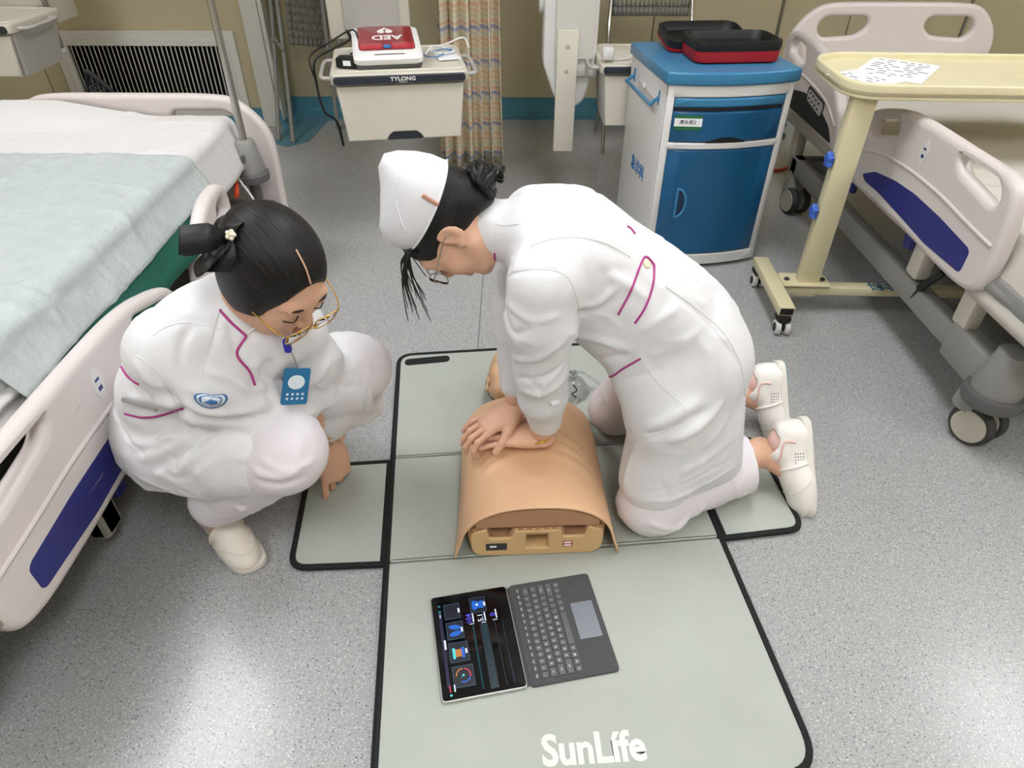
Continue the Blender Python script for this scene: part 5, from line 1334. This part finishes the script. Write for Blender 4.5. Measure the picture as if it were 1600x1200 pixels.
# glasses
def glasses(M, parent, rim, lens_r=(.024, .020), square=False, off=(0, 0, 0)):
    O = Vector(off); g = thing('glasses_tmp', '', '') if False else None
    b = B()
    for sx in (-1, 1):
        c = Vector((sx*.032, .100, -.006))+O; P = []
        for k in range(28):
            a = 2*PI*k/28; ca, sa = math.cos(a), math.sin(a); e = .55 if square else .85
            P.append(M@(c+Vector((lens_r[0]*math.copysign(abs(ca)**e, ca), -.004*ca*ca, lens_r[1]*math.copysign(abs(sa)**e, sa)))))
        b.tube(P, .0011, 6, closed=True)
        b.tube([M@(Vector(p)+O) for p in smoothpath([(sx*.056, .098, .004), (sx*.070, .075, .006), (sx*.079, .02, .006), (sx*.080, -.012, .004), (sx*.078, -.028, -.012)], 5)], .0012, 6)
    b.tube([M@(Vector(p)+O) for p in smoothpath([(-.010, .100, -.002), (0, .104, .002), (.010, .100, -.002)], 4)], .0011, 6)
    go = b.out('glasses', rim, parent, True, 180)
    for sx in (-1, 1):
        c = Vector((sx*.032, .0995, -.006))+O
        e = .55 if square else .85
        V = [M@c] + [M@(c+Vector((lens_r[0]*math.copysign(abs(math.cos(2*PI*k/28))**e, math.cos(2*PI*k/28)), -.004*math.cos(2*PI*k/28)**2, lens_r[1]*math.copysign(abs(math.sin(2*PI*k/28))**e, math.sin(2*PI*k/28))))) for k in range(28)]
        o = mk('lens', V, [(0, 1+k, 1+(k+1) % 28) for k in range(28)], 'lens', go, True, 180); o.modifiers.new('s', 'SOLIDIFY').thickness = .0012
    return go
m = mat('lens', 'ffffff', .03, trans=1, spec=.5); m.node_tree.nodes['Principled BSDF'].inputs['IOR'].default_value = 1.05
glasses(MH, R, 'steel', off=(0, .004, 0))

# ------------------------------------------------------------ manikin head (after the head builder)
MM = Matrix.Translation(MK) @ Matrix.Rotation(MKA, 4, 'Z') @ hmat((-.03, .60, .085), (-.10, -.10, 1), (0, 1, 0.12))
hv = head_sdf((0, -.02, -1), .12, .0045).mesh(1)
mhd = mk('head', xf(hv[0], MM), hv[1], 'manikin_skin', mn, True, 180)
B().tube([MM@Vector((.082*math.cos(t), -.03, .015+.108*math.sin(t))) for t in [i/30*2*PI for i in range(30)]], .004, 6, closed=True).out('mask_edge', 'grey_dark', mn, True)
B().cyl(MM@Vector((-.05, -.035, -.105)), MM@Vector((.05, -.035, -.105)), .022, 16).out('neck_joint', 'grey_dark', mn, True)
# clear breathing mask and tubing beside the manikin's head
bv = thing('breathing_mask', 'clear plastic breathing mask with thin tubing on the mat beside the manikin head', 'mask', (.19, 1.66, TH))
B().lathe([(.052, .0), (.056, .006), (.048, .012), (.040, .035), (.022, .050), (.012, .052), (.012, .075)], (0, 0, .002), 24, cap=False).out('mask_shell', 'clear', bv)
B().tube(smoothpath([(0, 0, .07), (.03, .02, .06), (.09, .01, .02), (.15, -.03, .008), (.12, -.12, .008), (.04, -.16, .008), (-.02, -.10, .008), (.02, -.05, .01)], 8), .004, 8).out('tubing', 'clear', bv)
B().tube(smoothpath([(.0, -.03, .05), (.01, -.045, .04), (-.005, -.05, .03), (.01, -.055, .02)], 5), .002, 6).out('valve_mark', 'black', bv)

# ------------------------------------------------------------ squatting nurse
L = thing('person', 'person in white uniform squatting beside the mat with black hair bow and glasses', 'person', (-.66, 1.13, 0))
PEL, WST, CHS = (-.765, 1.215, .315), (-.675, 1.155, .455), (-.555, 1.085, .595)
SR, SL = (-.625, .995, .635), (-.440, 1.135, .595)
ER, WR = (-.515, 1.03, .475), (-.445, 1.165, .345)
EL, WL = (-.415, 1.190, .395), (-.457, 1.238, .200)
HRp, HLp = (-.795, 1.135, .275), (-.715, 1.295, .285)
KR, KL = (-.470, .995, .385), (-.362, 1.262, .40)
AR, AL = (-.742, 1.11, .095), (-.60, 1.44, .095)
WD = Vector((SL[0]-SR[0], SL[1]-SR[1], 0)).normalized()
MH = hmat((-.422, 1.062, .757), (.64, -.47, -.61), (.30, -.25, .75))
s = Sdf(.008)
s.chain([PEL, WST, CHS], [.09, .075, .08], .04, (WD, 1.4)).cap(SR, SL, .045, k=.04)
s.chain([SR, ER, WR], [.042, .036, .026]).chain([SL, EL, WL], [.042, .036, .026])
s.chain([HRp, KR, AR], [.075, .055, .036]).chain([HLp, KL, AL], [.075, .055, .036])
s.cap(AR, (-.70, 1.065, .05), .035, .03).cap(AL, (-.575, 1.39, .05), .035, .03)
s.cap(CHS, tuple(MH@Vector((0, -.03, -.10))), .05, .048)
nd = MH.to_3x3().inverted() @ (Vector(CHS)+Vector((0.01, -.01, .05)) - MH@Vector((0, -.022, -.055)))
hv = head_sdf(tuple(nd), .12).mesh(1)
ML_ = frame((-.459, 1.240, .172), (.02, -.10, -.99), Vector((.55, -.83, .05)).cross(Vector((.02, -.10, -.99))))
lv = hand_mesh(ML_, -1, [(.05, .25, .30), (.45, .8, .5), (.6, .9, .6), (.7, .9, .6)], fore=.05, thumb_drop=-.55, sc=1.12)
MR_ = frame((-.455, 1.165, .335), (.05, .25, -.95), Vector((.3, -.9, -.2)).cross(Vector((.05, .25, -.95))))
rv = hand_mesh(MR_, 1, [(.3, .5, .3)]*4, fore=.04)
V, Fq = join([s.mesh(1), (xf(hv[0], MH), hv[1]), (lv[0], lv[1]), (rv[0], rv[1])])
bL = mk('body', V, Fq, 'skin', L, True, 180)
for nb in lv[2]+rv[2]: nb.out('fingernail', 'nail', bL, True)
face_bits(MH, bL, .003)
# trousers
s = Sdf(.006)
s.cap(HRp, KR, .10, .084, .03).cap(KR, (-.61, 1.055, .24), .086, .076, .025).cap((-.61, 1.055, .24), (-.69, 1.075, .15), .076, .068, .02)
s.cap(HLp, KL, .10, .074, .03).cap(KL, (-.49, 1.355, .24), .074, .066, .025).cap((-.49, 1.355, .24), (-.575, 1.415, .14), .066, .06, .02)
s.plane((-.66, 1.05, .112), (.30, -.35, -1))
tr = Skin(*s.mesh(1)); tr.noise(.0025, 5, 14)
tr.folds([([(395, 735), (430, 745), (470, 735)], .006, .008), ([(400, 752), (440, 758), (480, 745)], -.005, .007), ([(370, 790), (400, 800), (430, 780)], .005, .009), ([(405, 715), (440, 735), (490, 720)], .004, .008), ([(365, 825), (400, 825), (430, 790)], .004, .008)])
tr.creases(100, 41, .0030, (.005, .009), (.03, .09), (.5, -.5, 0)); tr.out('trousers', 'trouser', L)
# coat
s = Sdf(.0055)
s.chain([PEL, WST, CHS], [.125, .112, .108], .05, (WD, 1.35))
s.cap(SR, SL, .068, .058, k=.05).ell((-.575, 1.125, .615), (.10, .135, .085), .05, R=frame((0, 0, 0), Vector((.6, -.6, .5)), WD).to_3x3())
s.ell((-.765, 1.165, .31), (.114, .116, .108), .05).ell((-.72, 1.275, .31), (.116, .116, .108), .05)
s.cap((-.785, 1.135, .295), (-.575, 1.035, .37), .108, .106, .04).cap((-.575, 1.035, .37), (-.525, 1.015, .387), .106, .099, .03)
s.cap((-.775, 1.11, .285), (-.66, 1.05, .305), .090, .085, .05)
s.cap(HLp, (-.385, 1.265, .385), .118, .096, .04).cap((-.41, 1.275, .37), (-.415, 1.31, .235), .080, .060, .04)
s.cap(tuple(Vector(CHS)+Vector((.01, -.01, .05))), tuple(MH@Vector((0, -.045, -.125))), .066, .062, .03)
s.chain([SR, (-.585, 1.0, .56), ER], [.070, .076, .062], .025).chain([ER, (-.47, 1.11, .40)], [.060, .047], .02)
s.chain([SL, (-.428, 1.16, .50), EL, (-.435, 1.215, .30), (-.453, 1.232, .225)], [.054, .055, .052, .049, .046], .022)
s.ell((-.385, .945, .365), (.135, .135, .135), .004, sub=True)      # front hem over the near knee
s.cap((-.40, 1.268, .37), (-.385, 1.295, .25), .075, .062, .03)
s.ell((.27, 1.27, .34), (.605, .35, .5), .004, sub=True)
s.plane((-.7, 1.1, .205), (.12, -.05, -1), .006)
ct = Skin(*s.mesh(1)); ct.noise(.003, 3.4, 9)
ct.folds([
    ([(425, 560), (415, 600), (440, 640)], -.010, .012), ([(400, 560), (405, 590), (420, 615)], .008, .010),
    ([(255, 600), (285, 642), (335, 657), (400, 652), (440, 640)], -.014, .011), ([(262, 570), (290, 628), (335, 646), (395, 640)], .007, .012), ([(195, 640), (240, 648), (285, 645)], -.010, .010), ([(300, 500), (285, 540), (275, 590)], -.004, .007),
    ([(245, 515), (300, 498), (350, 520)], -.003, .006), ([(345, 480), (330, 540), (310, 585)], -.003, .005), ([(320, 580), (360, 590), (385, 610)], .007, .010), ([(370, 590), (390, 610), (420, 600)], .006, .009), ([(340, 610), (370, 640), (410, 645)], .005, .009),
    ([(200, 620), (240, 625), (290, 640)], .008, .010), ([(195, 650), (240, 660), (300, 640)], -.008, .010), ([(200, 690), (250, 690), (310, 655)], .007, .012), ([(215, 720), (270, 700), (320, 660)], .008, .012), ([(235, 735), (290, 705), (340, 670)], -.007, .010), ([(270, 745), (310, 710), (350, 670)], .007, .010),
    ([(300, 750), (350, 710), (400, 690)], .005, .012), ([(210, 560), (230, 590), (260, 610)], .006, .010), ([(230, 520), (225, 560), (235, 600)], .004, .012), ([(270, 560), (285, 600), (330, 625)], .004, .010),
    ([(460, 560), (480, 600), (490, 640)], .004, .008), ([(470, 650), (500, 640), (525, 625)], .005, .008), ([(475, 600), (500, 590), (515, 560)], .004, .008), ([(520, 560), (545, 555), (570, 560)], .004, .012), ([(520, 600), (545, 605), (575, 600)], -.004, .010), ([(360, 500), (365, 540), (380, 580)], -.004, .008),
    ([(400, 690), (430, 665), (450, 650)], -.003, .008), ([(380, 725), (395, 700), (420, 670)], .003, .008)])
ct.creases(150, 51, .0032, (.006, .011), (.05, .15), (.7, -.3, .3), ((-1, .8, .1), (-.3, 1.5, .45)))
ct.creases(90, 52, .0028, (.005, .010), (.04, .11), (.4, -.6, -.3), ((-1, .8, .4), (-.3, 1.5, .8)))
coatL = ct.out('coat', 'coat', L)
for px in ([(238, 525), (258, 512), (285, 505), (315, 508), (345, 515)], [(343, 484), (332, 520), (322, 555), (315, 590)], [(212, 555), (235, 570), (255, 595), (280, 640)], [(408, 730), (425, 700), (445, 670), (458, 652)]):
    piping(ct, px, .0009, 'thread', coatL, 'seam', .0004)
piping(ct, [(462, 640), (444, 660), (424, 690), (410, 722), (402, 745)], .0032, 'coat', coatL, 'hem')
piping(ct, [(570, 535), (573, 570), (572, 610), (570, 640)], .003, 'coat', coatL, 'hem')
piping(ct, [(343, 484), (360, 503), (385, 525)], .0024, 'magenta', coatL)
piping(ct, [(385, 525), (372, 545), (372, 558), (390, 580), (398, 602)], .0026, 'magenta', coatL)
piping(ct, [(190, 573), (200, 588), (217, 600)], .0024, 'magenta', coatL)
piping(ct, [(195, 646), (225, 652), (255, 648), (287, 637)], .0024, 'magenta', coatL)
# sleeve emblem: blue outlined crest on the near upper arm
mat('emblem_blue', '3f72ab', .6); mat('emblem_white', 'dfe8f0', .6)
def patch(px, m, name, lift):
    V = []; h0 = ct.hit(sum(p[0] for p in px)/len(px), sum(p[1] for p in px)/len(px)); V.append(h0[0]+h0[1]*lift)
    for p in px:
        h = ct.hit(*p); V.append(h[0]+h[1]*lift)
    n = len(px); o = mk(name, V, [(0, 1+k, 1+(k+1) % n) for k in range(n)], m, coatL, True, 180)
    o.modifiers.new('s', 'SOLIDIFY').thickness = .0012; return o
EM = [(p.x, p.y) for p in smoothpath([(303, 618, 0), (312, 614, 0), (330, 616, 0), (350, 616, 0), (354, 624, 0), (345, 633, 0), (328, 637, 0), (312, 632, 0)], 4, True)]
patch(EM, 'emblem_blue', 'emblem', .003)
def shr(P, k): 
    cx = sum(p[0] for p in P)/len(P); cy = sum(p[1] for p in P)/len(P); return [(cx+(x-cx)*k, cy+(y-cy)*k) for x, y in P]
patch(shr(EM, .86), 'emblem_white', 'emblem_field', .0042); patch(shr(EM, .70), 'emblem_blue', 'emblem_ring', .0054); patch(shr(EM, .60), 'emblem_white', 'emblem_centre', .0066)
patch([(318, 625), (326, 622), (340, 623), (338, 628), (328, 630)], 'emblem_blue', 'emblem_mark', .0078)
# pen clip in the side pocket
P1, P2 = ct.hit(200, 622), ct.hit(246, 634)
B().tube([P1[0]+P1[1]*.008, P2[0]+P2[1]*.008], [.0055, .003], 8).out('pen', 'steel', L, True)
# badge on a retractable cord
h1 = ct.hit(448, 540)
bd = thing('name_badge', 'blue name badge card hanging on a cord from the squatting person', 'badge', (-.44, 1.06, .50))
C0 = CAM + ray(462, 604).normalized()*1.395
u = Vector((.82, .45, -.32)).normalized(); v = Vector((-.30, -.05, .95)); v = (v-u*v.dot(u)).normalized()
Mb = frame(C0, u, v)
plate('card', [rpoly([(-.026, -.040), (.026, -.040), (.026, .040), (-.026, .040)], .006)], .003, .0008, 'badge_blue', bd, Mb, True)
blob = B().ball(Mb@Vector((0, .010, .0014)), (.017, .016, .0008), 16, Mb.to_3x3()); blob.out('picture', 'emblem_white', bd, True)
mk_ = B()
for row in range(2):
    for k in range(4): mk_.box(Mb@Vector((-.015+.010*k, -.016-.010*row, .0017)), (.0045, .0045, .0004), 0, Mb.to_3x3().to_4x4())
mk_.out('marks', 'emblem_white', bd, True)
top = Mb@Vector((0, .040, 0)); rl = CAM + ray(449, 540).normalized()*1.33
B().box(rl, (.014, .014, .030), .005).out('reel', 'navy_plastic', bd, True)
B().tube(smoothpath([rl, rl*.5+top*.5+Vector((.002, 0, 0)), top], 6), .0012, 6).out('cord', 'steel', bd, True)
B().tube(smoothpath([rl, rl+Vector((-.02, .01, .05)), ct.hit(388, 520)[0] if ct.hit(388, 520) else rl], 6), .0018, 6).out('lanyard', 'cable_white', bd, True)
# shoes
for (a, t, sd) in (((-.79, 1.16, 0), (.72, -.70, 0), -1), ((-.635, 1.52, 0), (.36, -.93, 0), 1)):
    x = Vector(t).normalized(); M = frame(Vector(a)+Vector((0, 0, .001))+x*.035, x, Vector((0, 0, 1)).cross(x))
    u_, strip = shoe(L, M, 'shoe_old', sd)
    strip([(.085, -.045, .015), (.095, -.035, .05), (.10, 0, .066), (.095, .035, .05), (.085, .045, .015)], .005, 'shoe_old', 'strap')
    strip([(.105, -.038, .03), (.15, -.034, .045), (.19, -.016, .045), (.20, 0, .045), (.19, .016, .045), (.15, .034, .045), (.105, .038, .03)], .002, 'sole', 'seam')
    strip([(.0, -.036, .06), (-.03, -.02, .085), (-.04, 0, .09), (-.03, .02, .085), (.0, .036, .06)], .005, 'shoe_old', 'heel_collar')
    B().cyl(M@Vector((.022, 0, .06)), M@Vector((.045, 0, .16)), .034, 16).out('sock', 'sock', u_, True)
# hair, bow, glasses
s = Sdf(.0042)
s.ell((0, -.020, .030), (.084, .104, .090), .02).ell((0, -.085, -.035), (.058, .045, .050), .03)
for sx in (-1, 1): s.ell((sx*.066, -.010, -.012), (.024, .058, .055), .02)
s.ell((0, .112, -.034), (.070, .082, .115), .010, sub=True)
for sx in (-1, 1): s.ell((sx*.07, .060, -.085), (.045, .055, .06), .012, sub=True)
s.cap((-.07, -.02, -.105), (.07, -.02, -.105), .045, k=.012, sub=True)
s.chain([(.004, .078, .088), (.004, .03, .119), (.004, -.01, .128)], [.0035, .0035, .0025], .006)
for o in [s.ops.pop() for _ in range(2)][::-1]: s.ops.append((o[0], o[1], o[2], o[3], True))
hr = hair_obj(s, MH, L, (0, -.135, -.015))
pt = B().tube([MH@Vector(p) for p in smoothpath([(.004, .072, .0800), (.004, .05, .1005), (.003, .02, .1125)], 6)], .0016, 6); pt.out('parting', 'skin', hr, True, 180)
B().ball(MH@Vector((0, -.125, -.03)), (.030, .026, .030), 16, MH.to_3x3()).out('hair_bun', 'hair', hr, True, 180)
mat('ribbon', '0e1013', .55)
def ribbon(pts, wv, wid, name='bow_loop', par=hr):
    P = smoothpath(pts, 8); n = len(P); V = []
    for i, p in enumerate(P):
        w_ = wid[0]+(wid[1]-wid[0])*i/(n-1) if len(wid) == 2 else float(np.interp(i/(n-1), np.linspace(0, 1, len(wid)), wid))
        W_ = Vector(wv).normalized()*w_; V += [tuple(p-W_), tuple(p+W_)]
    o = mk(name, V, [(2*i, 2*i+1, 2*i+3, 2*i+2) for i in range(n-1)], 'ribbon', par, True, 180); o.modifiers.new('s', 'SOLIDIFY').thickness = .0015
    return o
def pxp(x, y, d): return CAM + ray(x, y).normalized()*d
bc = MH@Vector((-.030, -.118, .030))
hbv = BVHTree.FromPolygons([tuple(v.co) for v in hr.data.vertices], [tuple(p.vertices) for p in hr.data.polygons])
_h = hbv.ray_cast(CAM, ray(362, 376).normalized())
dk = _h[3] if _h[0] is not None else (bc-CAM).length
wv = CU
kx, ky = 357, 372
k0 = pxp(kx, ky, dk-.005)
ribbon([k0, pxp(325, 370, dk-.03), pxp(279, 376, dk-.02)], wv, [.006, .022, .023], 'bow_tail')
ribbon([k0, pxp(330, 378, dk+.0), pxp(285, 384, dk+.02), pxp(325, 372, dk+.04), k0], wv, [.006, .016, .018, .016, .006])
ribbon([k0, pxp(345, 400, dk-.02), pxp(322, 418, dk-.01), pxp(318, 395, dk+.02), k0], CR*.6+CU*.6, [.006, .018, .022, .018, .006])
ribbon([k0, pxp(352, 400, dk-.01), pxp(340, 425, dk)], CR, [.006, .018, .022], 'bow_tail')
ribbon([k0, pxp(362, 352, dk-.005), pxp(375, 345, dk+.01), pxp(370, 360, dk+.02), k0], CR, [.006, .013, .014, .012, .006])
fl = B()
for k in range(5): fl.ball(pxp(360, 367, dk-.016)+CR*.0055*math.cos(k*1.257)+CU*.0055*math.sin(k*1.257), .0042, 8)
fl.ball(pxp(360, 367, dk-.020), .0035, 8); fl.out('pearl_flower', 'pearl', hr, True, 180)
glasses(MH, L, 'gold', (.027, .021), True, (0, .012, -.012))
